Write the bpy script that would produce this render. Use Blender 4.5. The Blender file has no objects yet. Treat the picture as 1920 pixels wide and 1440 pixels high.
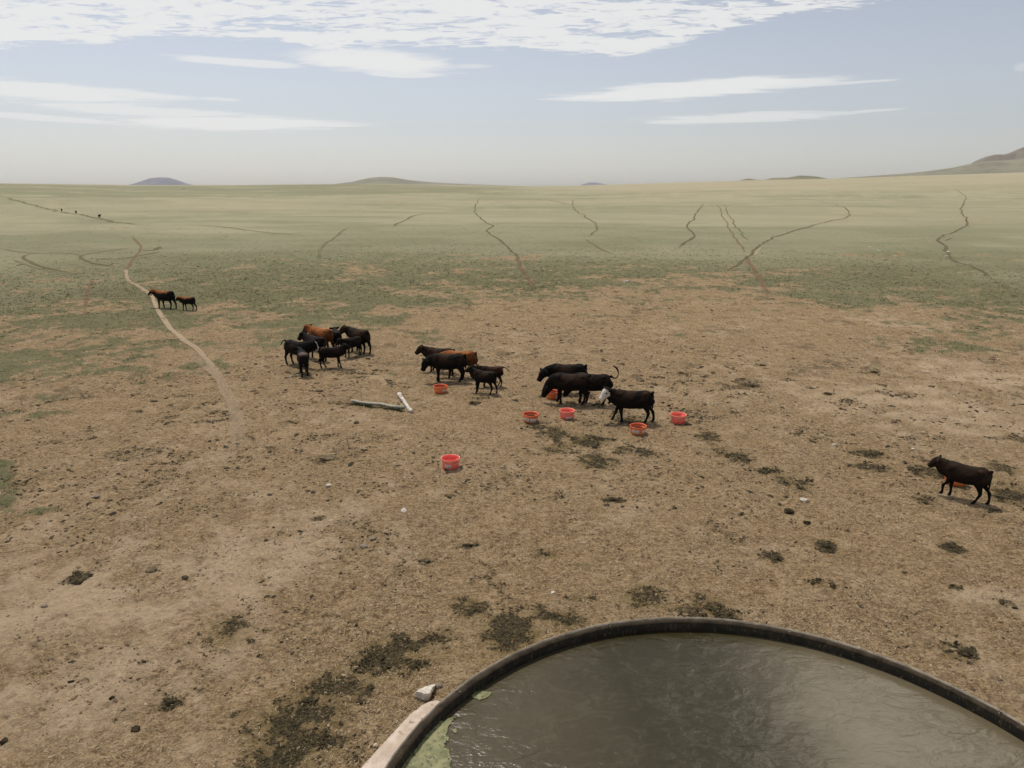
import bpy, bmesh, math, random
import numpy as np
from mathutils import Vector, Matrix
R = math.radians
sc = bpy.context.scene
COL = sc.collection

# ------------------------------------------------------------------ camera
F, CX, CY = 1300.0, 960.0, 720.0            # focal length and centre in photo pixels (1920 x 1440)
CAM_H = 8.2
PITCH = math.atan(373 / F)
cam_d = bpy.data.cameras.new('camera'); cam = bpy.data.objects.new('camera', cam_d); COL.objects.link(cam)
cam_d.sensor_fit = 'HORIZONTAL'; cam_d.sensor_width = 36; cam_d.lens = 36 * F / 1920
cam_d.clip_start = 0.1; cam_d.clip_end = 60000
cam.location = (0, 0, CAM_H); cam.rotation_euler = (math.pi / 2 - PITCH, 0, 0)
sc.camera = cam
sc.render.engine = 'CYCLES'
sc.cycles.use_denoising = True; sc.cycles.denoising_prefilter = 'ACCURATE'
sc.cycles.sample_clamp_direct = 1.3; sc.cycles.max_bounces = 6; sc.cycles.diffuse_bounces = 3; sc.cycles.glossy_bounces = 3
sc.cycles.transparent_max_bounces = 12; sc.cycles.volume_bounces = 1
sc.view_settings.view_transform = 'Standard'; sc.view_settings.look = 'None'
sc.view_settings.exposure = 0.08; sc.view_settings.gamma = 1

# ------------------------------------------------------------------ node helpers
class NT:
    def __init__(s, tree): s.t = tree; tree.nodes.clear()
    def n(s, typ, **kw):
        nd = s.t.nodes.new(typ)
        for k, v in kw.items():
            if k == 'inp':
                for a, b in v.items(): s.set(nd, a, b)
            else: setattr(nd, k, v)
        return nd
    def set(s, nd, key, v):
        sock = nd.inputs[key]
        if isinstance(v, bpy.types.NodeSocket): s.t.links.new(v, sock)
        elif isinstance(v, bpy.types.Node): s.t.links.new(v.outputs[0], sock)
        elif hasattr(sock.default_value, '__len__') and len(sock.default_value) == 4 and len(v) == 3: sock.default_value = (*v, 1)
        else: sock.default_value = v
    def m(s, op, a, b=0.0, c=0.0, clamp=False):
        nd = s.t.nodes.new('ShaderNodeMath'); nd.operation = op; nd.use_clamp = clamp
        s.set(nd, 0, a); s.set(nd, 1, b); s.set(nd, 2, c); return nd.outputs[0]
    def ss(s, x, a, b, lo=0.0, hi=1.0):
        nd = s.t.nodes.new('ShaderNodeMapRange'); nd.interpolation_type = 'SMOOTHSTEP'
        s.set(nd, 0, x); s.set(nd, 1, a); s.set(nd, 2, b); s.set(nd, 3, lo); s.set(nd, 4, hi); return nd.outputs[0]
    def mix(s, f, a, b, mode='MIX'):
        nd = s.t.nodes.new('ShaderNodeMix'); nd.data_type = 'RGBA'; nd.blend_type = mode
        s.set(nd, 0, f); s.set(nd, 6, a); s.set(nd, 7, b); return nd.outputs[2]
    def noise(s, vec, scale, detail=4, rough=.55, dist=0.0):
        nd = s.t.nodes.new('ShaderNodeTexNoise'); s.set(nd, 'Vector', vec); s.set(nd, 'Scale', scale)
        s.set(nd, 'Detail', detail); s.set(nd, 'Roughness', rough); s.set(nd, 'Distortion', dist); return nd.outputs[0]
    def vec(s, v, scale=(1, 1, 1), loc=(0, 0, 0), rot=(0, 0, 0)):
        nd = s.t.nodes.new('ShaderNodeMapping'); s.set(nd, 0, v); s.set(nd, 1, loc); s.set(nd, 2, rot); s.set(nd, 3, scale); return nd.outputs[0]

def new_mat(name):
    m = bpy.data.materials.new(name); m.use_nodes = True
    t = NT(m.node_tree); out = t.n('ShaderNodeOutputMaterial'); bs = t.n('ShaderNodeBsdfPrincipled')
    t.t.links.new(bs.outputs[0], out.inputs[0])
    return m, t, bs, out

# ------------------------------------------------------------------ world, sun
SUN_EL, SUN_AZ = R(64), R(-32)              # azimuth measured from +Y towards +X
SKY_STRENGTH = 0.10
w = bpy.data.worlds.new("World"); sc.world = w; w.use_nodes = True
t = NT(w.node_tree)
sky = t.n('ShaderNodeTexSky', sky_type='NISHITA', sun_disc=False, sun_elevation=SUN_EL, sun_rotation=SUN_AZ,
          air_density=1.0, dust_density=1.2, ozone_density=1.0, altitude=300)
hs = t.n('ShaderNodeHueSaturation', inp={'Saturation': .50, 'Value': 1.0, 'Color': sky.outputs[0]})
skyc = t.mix(1.0, hs.outputs[0], (.94, .925, .955), 'MULTIPLY')
co = t.n('ShaderNodeTexCoord').outputs['Generated']
sep = t.n('ShaderNodeSeparateXYZ', inp={0: co})
X, Y, Z = sep.outputs
az = t.m('ARCTAN2', X, Y); el = t.m('ARCSINE', Z)
zz = t.m('ADD', t.m('MAXIMUM', Z, 0.0), 0.03)
u = t.m('DIVIDE', X, zz); v = t.m('DIVIDE', Y, zz)
uv = t.n('ShaderNodeCombineXYZ', inp={0: u, 1: v}).outputs[0]
def pix_azel(px, py):
    x = (px - CX) / F; y = -(py - CY) / F
    d = Vector((x, math.cos(PITCH) + y * math.sin(PITCH), -math.sin(PITCH) + y * math.cos(PITCH))).normalized()
    return math.atan2(d.x, d.y), math.asin(d.z)
wisp = t.noise(t.vec(uv, (.55, 2.0, 1), rot=(0, 0, R(12))), 1.0, 7, .6, .4)
fine = t.noise(t.vec(uv, (1.6, 3.4, 1), rot=(0, 0, R(28))), 1.5, 7, .62, .5)
wz = t.m('SUBTRACT', wisp, .5); fz = t.m('SUBTRACT', fine, .5)
# high cloud deck: lower edge given as elevation over azimuth
fc = t.n('ShaderNodeFloatCurve')
edge = [(-400, 105), (0, 96), (200, 82), (350, 70), (480, 74), (620, 96), (760, 86), (900, 90), (1040, 100), (1150, 106), (1260, 84), (1380, 52), (1480, 30), (1700, 0), (2000, -70), (2600, -260)]
pts = sorted(((pix_azel(a, b)[0] + 1.2) / 2.4, (pix_azel(a, b)[1]) / .5) for a, b in edge)
cv = fc.mapping.curves[0]
while len(cv.points) < len(pts): cv.points.new(.5, .5)
for p_, q_ in zip(cv.points, pts): p_.location = q_; p_.handle_type = 'AUTO_CLAMPED'
fc.mapping.update()
t.set(fc, 1, t.m('DIVIDE', t.m('ADD', az, 1.2), 2.4))
dk = t.m('SUBTRACT', el, t.m('MULTIPLY', fc.outputs[0], .5))
front = t.ss(Y, -.1, .1)
mack = t.noise(t.vec(uv, (5.0, 8.5, 1), rot=(0, 0, R(24))), 1.5, 5, .6, .8)
dens = t.m('ADD', t.m('MULTIPLY', t.ss(dk, -.006, .012), .62), t.m('MULTIPLY', fz, 1.5))
dens = t.m('ADD', dens, t.m('ADD', t.m('MULTIPLY', wz, 1.1), t.m('MULTIPLY', t.m('SUBTRACT', mack, .5), 1.5)))
dens = t.m('ADD', dens, t.m('MULTIPLY', t.ss(dk, .025, .0), .18))
dens = t.m('SUBTRACT', dens, t.m('MULTIPLY', t.ss(el, .35, .75), .35))
cloud = t.m('MULTIPLY', t.ss(dens, .34, .66), t.ss(dk, -.008, .004))
streaks = [  # centre px, half size px, slope, strength
    (700, 115, 150, 20, .03, 1), (440, 116, 125, 7, .02, .8), (745, 138, 80, 6, .02, .8), (885, 124, 40, 4, 0, .5),
    (60, 168, 180, 14, .03, .9), (230, 176, 130, 7, .02, .8), (410, 186, 40, 3, 0, .6),
    (440, 231, 230, 13, -.01, .9), (270, 208, 170, 9, .01, .75), (90, 222, 150, 5, .03, .7),
    (1270, 170, 240, 15, -.04, 1), (1420, 160, 170, 9, -.02, .8), (1560, 157, 110, 3, -.01, .6),
    (1390, 221, 180, 9, -.01, .7), (1560, 214, 110, 3, -.04, .5), (1915, 126, 12, 6, 0, .3)]
for (px, py, a, b, sl, st) in streaks:
    a0, e0 = pix_azel(px, py)
    a1 = a / F * .93; b1 = b / F
    dx = t.m('DIVIDE', t.m('SUBTRACT', az, a0), a1)
    dy = t.m('DIVIDE', t.m('ADD', t.m('SUBTRACT', el, e0), t.m('MULTIPLY', t.m('SUBTRACT', az, a0), sl)), b1)
    d2 = t.m('SQRT', t.m('ADD', t.m('MULTIPLY', dx, dx), t.m('MULTIPLY', dy, dy)))
    k = t.m('ADD', t.m('SUBTRACT', 1.0, d2), t.m('ADD', t.m('MULTIPLY', wz, 1.1), t.m('MULTIPLY', fz, 1.1)))
    k = t.m('MULTIPLY', t.ss(k, -.12, .40), st)
    cloud = t.m('MAXIMUM', cloud, k)
cloud = t.m('MULTIPLY', cloud, t.ss(el, 0.0, .06))
cloud = t.m('MULTIPLY', cloud, .88)
# unseen bright patches added to the sky ahead, to lighten the tank's reflection
blob = None
for (azc, elc, ra, rb, st) in [(33, 42, 9, 11, 1.0), (-2, 42, 9, 8, .16)]:
    dx = t.m('DIVIDE', t.m('SUBTRACT', az, R(azc)), R(ra)); dy = t.m('DIVIDE', t.m('SUBTRACT', el, R(elc)), R(rb))
    d2 = t.m('SQRT', t.m('ADD', t.m('MULTIPLY', dx, dx), t.m('MULTIPLY', dy, dy)))
    k = t.m('MULTIPLY', t.ss(t.m('ADD', t.m('SUBTRACT', 1.1, d2), t.m('ADD', wz, fz)), -.1, .5), st)
    blob = k if blob is None else t.m('MAXIMUM', blob, k)
ccol = t.n('ShaderNodeMix', data_type='RGBA')
c1 = t.mix(cloud, skyc, (7.9, 7.9, 7.8))
c2 = t.mix(blob, c1, (58.0, 53.0, 46.0))
bg = t.n('ShaderNodeBackground', inp={0: c2, 1: SKY_STRENGTH})
wo = t.n('ShaderNodeOutputWorld'); t.t.links.new(bg.outputs[0], wo.inputs[0])

sl = bpy.data.lights.new('sun', 'SUN'); so = bpy.data.objects.new('sun', sl); COL.objects.link(so)
sl.energy = 2.85; sl.angle = R(5.0); sl.color = (1.0, .935, .82)
sdir = Vector((math.sin(SUN_AZ) * math.cos(SUN_EL), math.cos(SUN_AZ) * math.cos(SUN_EL), math.sin(SUN_EL)))
so.rotation_euler = sdir.to_track_quat('Z', 'Y').to_euler(); so.location = sdir * 60

# ------------------------------------------------------------------ numpy noise
def _hash(ix, iy, seed):
    h = (ix.astype(np.int64) * 374761393 + iy.astype(np.int64) * 668265263 + seed * 1274126177) & 0xffffffff
    h = ((h ^ (h >> 13)) * 1274126177) & 0xffffffff
    h = ((h ^ (h >> 16)) * 2246822519) & 0xffffffff
    return ((h ^ (h >> 15)) & 0xffff) / 65535.0
def vnoise(x, y, seed=0):
    x = np.asarray(x, float); y = np.asarray(y, float)
    ix = np.floor(x); iy = np.floor(y); fx = x - ix; fy = y - iy
    fx = fx * fx * fx * (fx * (fx * 6 - 15) + 10); fy = fy * fy * fy * (fy * (fy * 6 - 15) + 10)
    a = _hash(ix, iy, seed); b = _hash(ix + 1, iy, seed); c = _hash(ix, iy + 1, seed); d = _hash(ix + 1, iy + 1, seed)
    return (a * (1 - fx) + b * fx) * (1 - fy) + (c * (1 - fx) + d * fx) * fy
def fbm(x, y, seed=0, oct=5, rough=.5):
    s = 0; a = 1; tot = 0; x = np.asarray(x, float); y = np.asarray(y, float)
    for i in range(oct):
        s = s + a * vnoise(x, y, seed + i * 17); tot += a; a *= rough
        x, y = (x * .8 - y * .6) * 2.03 + 11.3, (x * .6 + y * .8) * 2.03 + 5.7
    return s / tot
def sst(x, a, b):
    k = np.clip((np.asarray(x, float) - a) / (b - a), 0, 1); return k * k * (3 - 2 * k)

# ------------------------------------------------------------------ terrain
RIDGE = 1500.0
_rx = [-800, 0, 250, 450, 560, 700, 860, 990, 1100, 1280, 1400, 1560, 1700, 1920, 2500]
_ry = [338, 343.5, 347, 347, 345.5, 345, 347, 349, 347.5, 342, 338.5, 335.5, 331, 324, 305]
_raz = [math.atan((x - CX) / F * math.cos(PITCH)) for x in _rx]
_rz = [CAM_H + (347 - y) / F * RIDGE * math.cos(PITCH) ** 2 * math.cos(a) for y, a in zip(_ry, _raz)]
def macro(x, y):
    x = np.asarray(x, float); y = np.asarray(y, float)
    r = np.hypot(x, y); a = np.arctan2(x, y)
    zr = np.interp(a, _raz, _rz)
    k = sst(r, 260, RIDGE)
    rise = zr * k
    rise = np.where(r > RIDGE, zr * (1 - sst(r, RIDGE, 5000)) - 25 * sst(r, RIDGE, 5000), rise)
    amp = sst(r, 70, 420) * (1 - sst(r, 900, 1400))
    und = (fbm(x / 260, y / 260, 5, 3) - .5) * 7.5 + (fbm(x / 90, y / 90, 9, 2) - .5) * 1.6
    return rise + amp * und
def at(px, py, z=None):
    """photo pixel -> point on the terrain (or on the plane z)"""
    x = (px - CX) / F; y = -(py - CY) / F
    d = np.array([x, math.cos(PITCH) + y * math.sin(PITCH), -math.sin(PITCH) + y * math.cos(PITCH)])
    if z is not None:
        k = (z - CAM_H) / d[2]; return Vector((d[0] * k, d[1] * k, z))
    ts = np.concatenate([np.linspace(5, 100, 400), np.geomspace(100.5, 4000, 2500)])
    P = d[None] * ts[:, None]; P[:, 2] += CAM_H
    below = np.nonzero(P[:, 2] < macro(P[:, 0], P[:, 1]))[0]
    i = below[0] if len(below) else len(ts) - 1
    lo, hi = ts[max(i - 1, 0)], ts[i]
    for _ in range(20):
        mid = (lo + hi) / 2; p = d * mid
        if p[2] + CAM_H < macro(p[0], p[1]): hi = mid
        else: lo = mid
    p = d * hi; return Vector((p[0], p[1], float(macro(p[0], p[1]))))

TC = Vector((3.073, 5.929, 0)); TR = 5.086; RIM_Z = 0.6; WATER_Z = 0.41

# dark, damp and dunged places on the ground: px, py, half width, half height (photo px), strength
DARK = [(560, 1375, 80, 62, 1.15), (500, 1420, 60, 40, .5), (640, 1288, 42, 28, 1.1), (600, 1320, 60, 30, .4), (735, 1222, 45, 25, 1.0), (700, 1250, 60, 25, .55),
        (955, 1182, 42, 28, 1.1), (885, 1140, 30, 20, .85), (820, 1195, 50, 20, .45), (1060, 1160, 35, 18, .8), (1080, 1125, 40, 14, .5), (1205, 1120, 35, 18, 1.0), (1330, 1142, 40, 20, .95), (1270, 1140, 40, 14, .5),
        (1000, 1150, 90, 22, .45), (790, 1230, 90, 40, .4), (1808, 1222, 26, 13, 1.0), (430, 1190, 48, 28, .65),
        (1110, 866, 34, 13, 1.05), (1040, 815, 26, 12, .9), (1098, 828, 34, 12, .9), (1060, 835, 50, 14, .5), (1170, 842, 22, 10, .6), (1210, 850, 20, 10, .55), (1372, 852, 34, 12, .7), (1328, 820, 22, 7, .9),
        (1180, 790, 26, 7, .9), (1445, 884, 20, 6, .9), (1635, 876, 34, 8, .9), (1628, 848, 26, 6, .85), (1895, 928, 34, 15, 1.05), (1880, 878, 22, 6, .85), (1750, 885, 30, 9, .9),
        (1150, 936, 18, 6, .9), (1028, 1040, 20, 9, .8), (878, 1022, 16, 6, .9), (800, 1052, 12, 6, .8), (965, 925, 16, 5, .6), (1455, 1046, 20, 9, .95), (1785, 1026, 18, 8, .95), (1790, 1100, 14, 7, .8),
        (1548, 1024, 14, 8, 1.1), (615, 860, 26, 8, .75), (597, 972, 14, 5, .7), (1410, 724, 20, 3, .8), (1635, 698, 18, 3.5, .85), (1420, 686, 14, 2, .7), (1553, 739, 10, 2.5, .9), (888, 757, 9, 3, .9), (720, 694, 16, 2.5, .6),
        (1860, 958, 30, 12, .5), (1730, 935, 30, 8, .5), (1490, 905, 40, 14, .4), (320, 1316, 18, 9, .8), (170, 1058, 36, 14, .45), (460, 1335, 22, 12, .5), (145, 1085, 20, 8, .7), (280, 1070, 22, 8, .4),
        (1000, 800, 30, 6, .35), (1560, 1100, 60, 10, .3), (1885, 1135, 28, 12, .4), (265, 770, 10, 3, .5), (840, 930, 14, 4, .4), (1280, 700, 24, 4, .6), (1340, 665, 20, 3, .5)]
PALE = [(60, 1130, 220, 130, 1.0), (120, 1300, 280, 100, .75), (380, 1110, 180, 80, .7), (250, 960, 200, 40, .4), (1880, 1130, 90, 30, .9), (1700, 745, 220, 40, .6), (1840, 700, 200, 30, .5), (1260, 740, 140, 25, .35), (1640, 600, 120, 12, .5), (1390, 615, 110, 15, .5),
        (1430, 1160, 150, 30, .35), (1000, 655, 100, 12, .4), (90, 700, 100, 20, .4), (500, 1000, 150, 40, .3)]
def blobs(x, y, lst, soft=.8):
    out = np.zeros_like(x)
    for (px, py, a, b, st) in lst:
        c = at(px, py, 0.0); ex = at(px + a, py, 0.0); n_ = at(px, py - b, 0.0); s_ = at(px, py + b, 0.0)
        rx = max((ex - c).length, .03); ry = max((n_ - s_).length / 2, .03)
        # keep the long axis along the view ray at that spot
        ang = math.atan2(c.x, c.y); ca, sa = math.cos(ang), math.sin(ang)
        m = (np.abs(x - c.x) < 3 * max(rx, ry)) & (np.abs(y - c.y) < 3 * max(rx, ry))
        dx = x[m] - c.x; dy = y[m] - c.y
        uu = (dx * ca - dy * sa) / rx; vv = (dx * sa + dy * ca) / ry
        out[m] = np.maximum(out[m], st * np.exp(-(uu ** 2 + vv ** 2) * soft))
    return out
def masks(x, y):
    x = np.asarray(x, float); y = np.asarray(y, float)
    r = np.hypot(x, y)
    # grass cover rises with distance from the tank
    big = fbm(x / 14, y / 14, 21, 4); med = fbm(x / 2.6, y / 2.6, 33, 5, .6); sml = fbm(x / .55, y / .55, 41, 4, .6)
    N_ = lambda f, sd=.11: (f - .5) / sd
    cover = np.interp(r, [0, 24, 30, 36, 41, 47, 57, 73, 110], [-.6, -.38, -.10, .06, .15, .25, .36, .55, .95])
    cover += .10 * sst(-x, 5, 30) * sst(r, 24, 34) * (1 - sst(r, 60, 80))
    g = cover + N_(big) * .11 + N_(med) * .14 + N_(sml) * .10
    green = sst(g, .24, .44)
    weed = np.zeros_like(x)
    for px, py, a, b in [(0, 880, 22, 40), (10, 940, 30, 30), (60, 960, 40, 10), (40, 665, 60, 14), (835, 590, 10, 2)]:
        weed = np.maximum(weed, blobs(x, y, [(px, py, a, b, 1)]))
    green = np.maximum(green, sst(weed, .05, .25) * sst(weed + (med - .5) * 1.2 + (sml - .5) * 1.2, .35, .75))
    pale = blobs(x, y, PALE, .7) * .8 + (fbm(x / 5, y / 5, 51, 4) - .45) * .9
    pale = sst(pale + (fbm(x / .7, y / .7, 57, 4, .62) - .5) * 1.3, .15, .95)
    n1 = fbm(x / .30, y / .30, 61, 5, .62); n2 = fbm(x / 1.1, y / 1.1, 67, 3)
    db = blobs(x, y, DARK, .75)
    td = np.hypot(x - TC.x, y - TC.y) - TR
    halo = np.exp(-np.maximum(td, 0) / 1.0) * .20 * (1 - sst(x, 1.5, 5))
    dark = sst(db + (n1 - .5) * 2.2 * sst(db, .03, .30) + (n2 - .5) * .7 * sst(db, .03, .3), .30, .85)
    sparse = fbm(x / 1.7, y / 1.7, 71, 3); spk = fbm(x / .22, y / .22, 73, 4, .6); spm = fbm(x / .55, y / .55, 75, 4, .6)
    dark2 = sst(spk + (sparse - .5) * .7, .72, .86) * .55 * (1 - green)
    dark3 = sst(N_(spm) + N_(sparse) * .5, 1.6, 2.2) * .6 * sst(r, 15, 30) * (1 - sst(r, 75, 110))
    dark2 = np.maximum(dark2, dark3 / .6)
    olive = sst(db + halo * 2 + (n2 - .5) * .6, .12, .7)
    return green, pale, np.clip(np.maximum(dark, dark2 * .6), 0, 1), olive

def mesh_obj(name, verts, faces, mat=None, smooth=True, parent=None):
    me = bpy.data.meshes.new(name); me.from_pydata([tuple(v) for v in verts], [], faces); me.update()
    if smooth: me.shade_smooth()
    if mat: me.materials.append(mat)
    o = bpy.data.objects.new(name, me); COL.objects.link(o)
    if parent: o.parent = parent
    return o
def fast_mesh(name, V, Fq, mat, smooth=True, k=4):
    me = bpy.data.meshes.new(name); V = np.ascontiguousarray(V, np.float32); Fq = np.ascontiguousarray(Fq, np.int32)
    me.vertices.add(len(V)); me.vertices.foreach_set('co', V.ravel())
    me.loops.add(Fq.size); me.loops.foreach_set('vertex_index', Fq.ravel())
    me.polygons.add(len(Fq)); me.polygons.foreach_set('loop_start', np.arange(0, Fq.size, k, dtype=np.int32))
    me.polygons.foreach_set('use_smooth', np.full(len(Fq), smooth)); me.update(calc_edges=True); me.validate()
    me.materials.append(mat)
    o = bpy.data.objects.new(name, me); COL.objects.link(o); return o
def add_col(me, name, arr):
    a = me.color_attributes.new(name, 'FLOAT_COLOR', 'POINT'); a.data.foreach_set('color', np.ascontiguousarray(arr, np.float32).ravel())
def tag(o, label, cat, group=None, kind=None):
    if label: o['label'] = label
    if cat: o['category'] = cat
    if group: o['group'] = group
    if kind: o['kind'] = kind
    return o
def struct(o): o['kind'] = 'structure'; return o
def empty(name, loc, rz=0):
    o = bpy.data.objects.new(name, None); COL.objects.link(o); o.location = loc; o.rotation_euler = (0, 0, rz); o.empty_display_size = .2; return o

# ------------------------------------------------------------------ ground
def ground_material():
    m, t, bs, out = new_mat('ground_soil_and_grass')
    P = t.n('ShaderNodeNewGeometry').outputs['Position']
    at_ = t.n('ShaderNodeAttribute', attribute_name='cover'); s = t.n('ShaderNodeSeparateColor', inp={0: at_.outputs[0]})
    green, pale, dark = s.outputs[0], s.outputs[1], s.outputs[2]; olive = at_.outputs['Alpha']
    a2 = t.n('ShaderNodeAttribute', attribute_name='field'); s2 = t.n('ShaderNodeSeparateColor', inp={0: a2.outputs[0]})
    band, tan, far = s2.outputs[0], s2.outputs[1], s2.outputs[2]
    n_f = t.noise(P, 22, 8, .68); n_m = t.noise(P, 4.5, 8, .66, .3); n_b = t.noise(P, .5, 6, .6); n_x = t.noise(P, 70, 3, .6)
    strw = t.noise(t.vec(P, (3.2, 16, 1), rot=(0, 0, R(20))), 1.6, 5, .65, .8)
    soil = t.mix(t.ss(n_m, .32, .70), (.195, .134, .076), (.350, .255, .158))
    soil = t.mix(t.m('MULTIPLY', t.ss(n_b, .40, .6), .5), soil, (.250, .172, .098))
    n_p = t.noise(P, 1.3, 6, .68, .6)
    soil = t.mix(t.m('MULTIPLY', t.ss(n_p, .54, .61), .5), soil, (.44, .335, .23))
    soil = t.mix(t.m('MULTIPLY', t.ss(n_p, .45, .38), .5), soil, (.155, .103, .056))
    n_c = t.noise(P, 9, 7, .72, .5)
    soil = t.mix(t.m('MULTIPLY', t.ss(n_f, .53, .62), .8), soil, (.46, .352, .245))
    soil = t.mix(t.m('MULTIPLY', t.ss(n_f, .47, .37), .85), soil, (.085, .056, .030))
    soil = t.mix(t.m('MULTIPLY', t.ss(n_c, .44, .37), .85), soil, (.085, .055, .031))
    soil = t.mix(t.m('MULTIPLY', t.ss(n_c, .55, .62), .6), soil, (.48, .37, .265))
    soil = t.mix(t.m('MULTIPLY', t.ss(strw, .54, .61), .5), soil, (.42, .335, .22))
    soil = t.mix(t.m('MULTIPLY', t.ss(n_x, .60, .75), .5), soil, (.46, .38, .28))
    soil = t.mix(t.m('MULTIPLY', t.ss(n_x, .40, .25), .6), soil, (.10, .065, .038))
    soil = t.mix(t.m('MULTIPLY', pale, .80), soil, t.mix(n_c, (.29, .215, .145), (.66, .53, .41)))
    soil = t.mix(t.m('MULTIPLY', olive, .62), soil, t.mix(n_m, (.115, .085, .035), (.23, .175, .08)))
    soil = t.mix(1.0, soil, (1.105, 1.065, .945), 'MULTIPLY')
    dk = t.mix(t.ss(n_f, .42, .60), (.010, .009, .005), (.13, .10, .05))
    soil = t.mix(t.m('MULTIPLY', dark, t.ss(n_f, .22, .50, 1.0, .78)), soil, dk)
    gn = t.noise(P, 9, 7, .7)
    grass = t.mix(t.ss(gn, .33, .68), (.105, .106, .048), (.220, .196, .104))
    grass = t.mix(t.m('MULTIPLY', t.ss(n_b, .4, .7), .4), grass, (.255, .235, .125))
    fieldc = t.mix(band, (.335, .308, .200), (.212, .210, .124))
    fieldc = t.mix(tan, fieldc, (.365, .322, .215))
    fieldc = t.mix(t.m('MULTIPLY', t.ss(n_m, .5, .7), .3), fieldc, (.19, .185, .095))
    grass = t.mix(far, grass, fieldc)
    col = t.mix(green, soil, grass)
    t.set(bs, 'Base Color', col); t.set(bs, 'Roughness', .95); t.set(bs, 'Specular IOR Level', .15)
    h = t.m('ADD', t.m('MULTIPLY', n_f, .6), t.m('ADD', t.m('MULTIPLY', n_m, 1.2), t.m('MULTIPLY', n_x, .3)))
    bp = t.n('ShaderNodeBump', inp={'Height': h, 'Distance': .11, 'Strength': 1.0})
    t.set(bs, 'Normal', bp.outputs[0]); return m
def build_ground():
    azs = np.radians(np.concatenate([np.arange(-180, -52, 4.0), np.arange(-52, -42, 1.0), np.arange(-42, 42.01, .085), np.arange(43, 52, 1.0), np.arange(52, 180, 4.0)]))
    rs = [0.5, 2, 4, 6]; r = 7.2
    while r < 1600:
        rs.append(r); r += max(.032, min((r * r + CAM_H ** 2) / (CAM_H * F / 1.875) * .9, 16))
    rs += list(np.geomspace(1620, 13000, 40)); rs = np.array(rs)
    A, RR = np.meshgrid(azs, rs); x = RR * np.sin(A); y = RR * np.cos(A)
    z = macro(x, y)
    g, p, d, ol = masks(x.ravel(), y.ravel())
    mic = (fbm(x / .45, y / .45, 81, 5, .6) - .5) * .055 + (fbm(x / 2.2, y / 2.2, 83, 3) - .5) * .10
    pock = sst(fbm(x / .17, y / .17, 87, 2), .56, .74) * -.035 * sst(fbm(x / 2.5, y / 2.5, 89, 3), .38, .6)
    fade = 1 - sst(RR, 30, 70)
    td = np.hypot(x - TC.x, y - TC.y) - TR
    z = z + (mic + pock + (g.reshape(x.shape)) * .03) * fade * sst(td, -.1, .6) 
    V = np.stack([x, y, z], -1).reshape(-1, 3); n, mcols = x.shape
    idx = np.arange(n * mcols).reshape(n, mcols); nx = np.roll(idx, -1, 1)
    Fq = np.stack([idx[:-1], idx[1:], nx[1:], nx[:-1]], -1)  # wraps round
    Fq = Fq.reshape(-1, 4)[:, ::-1]
    Vc = np.vstack([V, [[0, 0, 0]]])
    o = fast_mesh('ground', Vc, Fq, GROUND_MAT)
    r_ = RR.ravel(); xf, yf = x.ravel(), y.ravel()
    add_col(o.data, 'cover', np.vstack([np.stack([g, p, d, ol], -1), [[0, 0, 0, 0]]]))
    st = fbm(xf / 60, yf / 28, 91, 5, .6); st2 = fbm(xf / 18, yf / 9, 93, 5, .6)
    a = np.arctan2(xf, yf)
    band = .55 * sst(st, .40, .60) + .35 * sst(st2, .42, .62) + .25 * (1 - sst(r_, 60, 120))
    # lusher swale far off to the left, between two dry rises
    sw = (.35 + .9 * sst(fbm(xf / 120, yf / 40, 95, 4), .35, .6)) * sst(r_, 560, 660) * (1 - sst(r_, 1050, 1250)) * (1 - sst(a, -.08, .06))
    band = np.clip(band + .8 * sw, 0, 1)
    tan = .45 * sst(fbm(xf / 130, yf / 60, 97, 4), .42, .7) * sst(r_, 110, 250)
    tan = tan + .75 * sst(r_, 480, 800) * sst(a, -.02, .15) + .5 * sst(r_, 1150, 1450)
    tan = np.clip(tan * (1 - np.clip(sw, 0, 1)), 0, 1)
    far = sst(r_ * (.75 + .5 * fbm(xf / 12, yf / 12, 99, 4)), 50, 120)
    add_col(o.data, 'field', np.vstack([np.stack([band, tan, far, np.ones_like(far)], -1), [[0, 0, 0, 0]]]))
    return struct(o)
GROUND_MAT = ground_material()
ground = build_ground()

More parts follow.
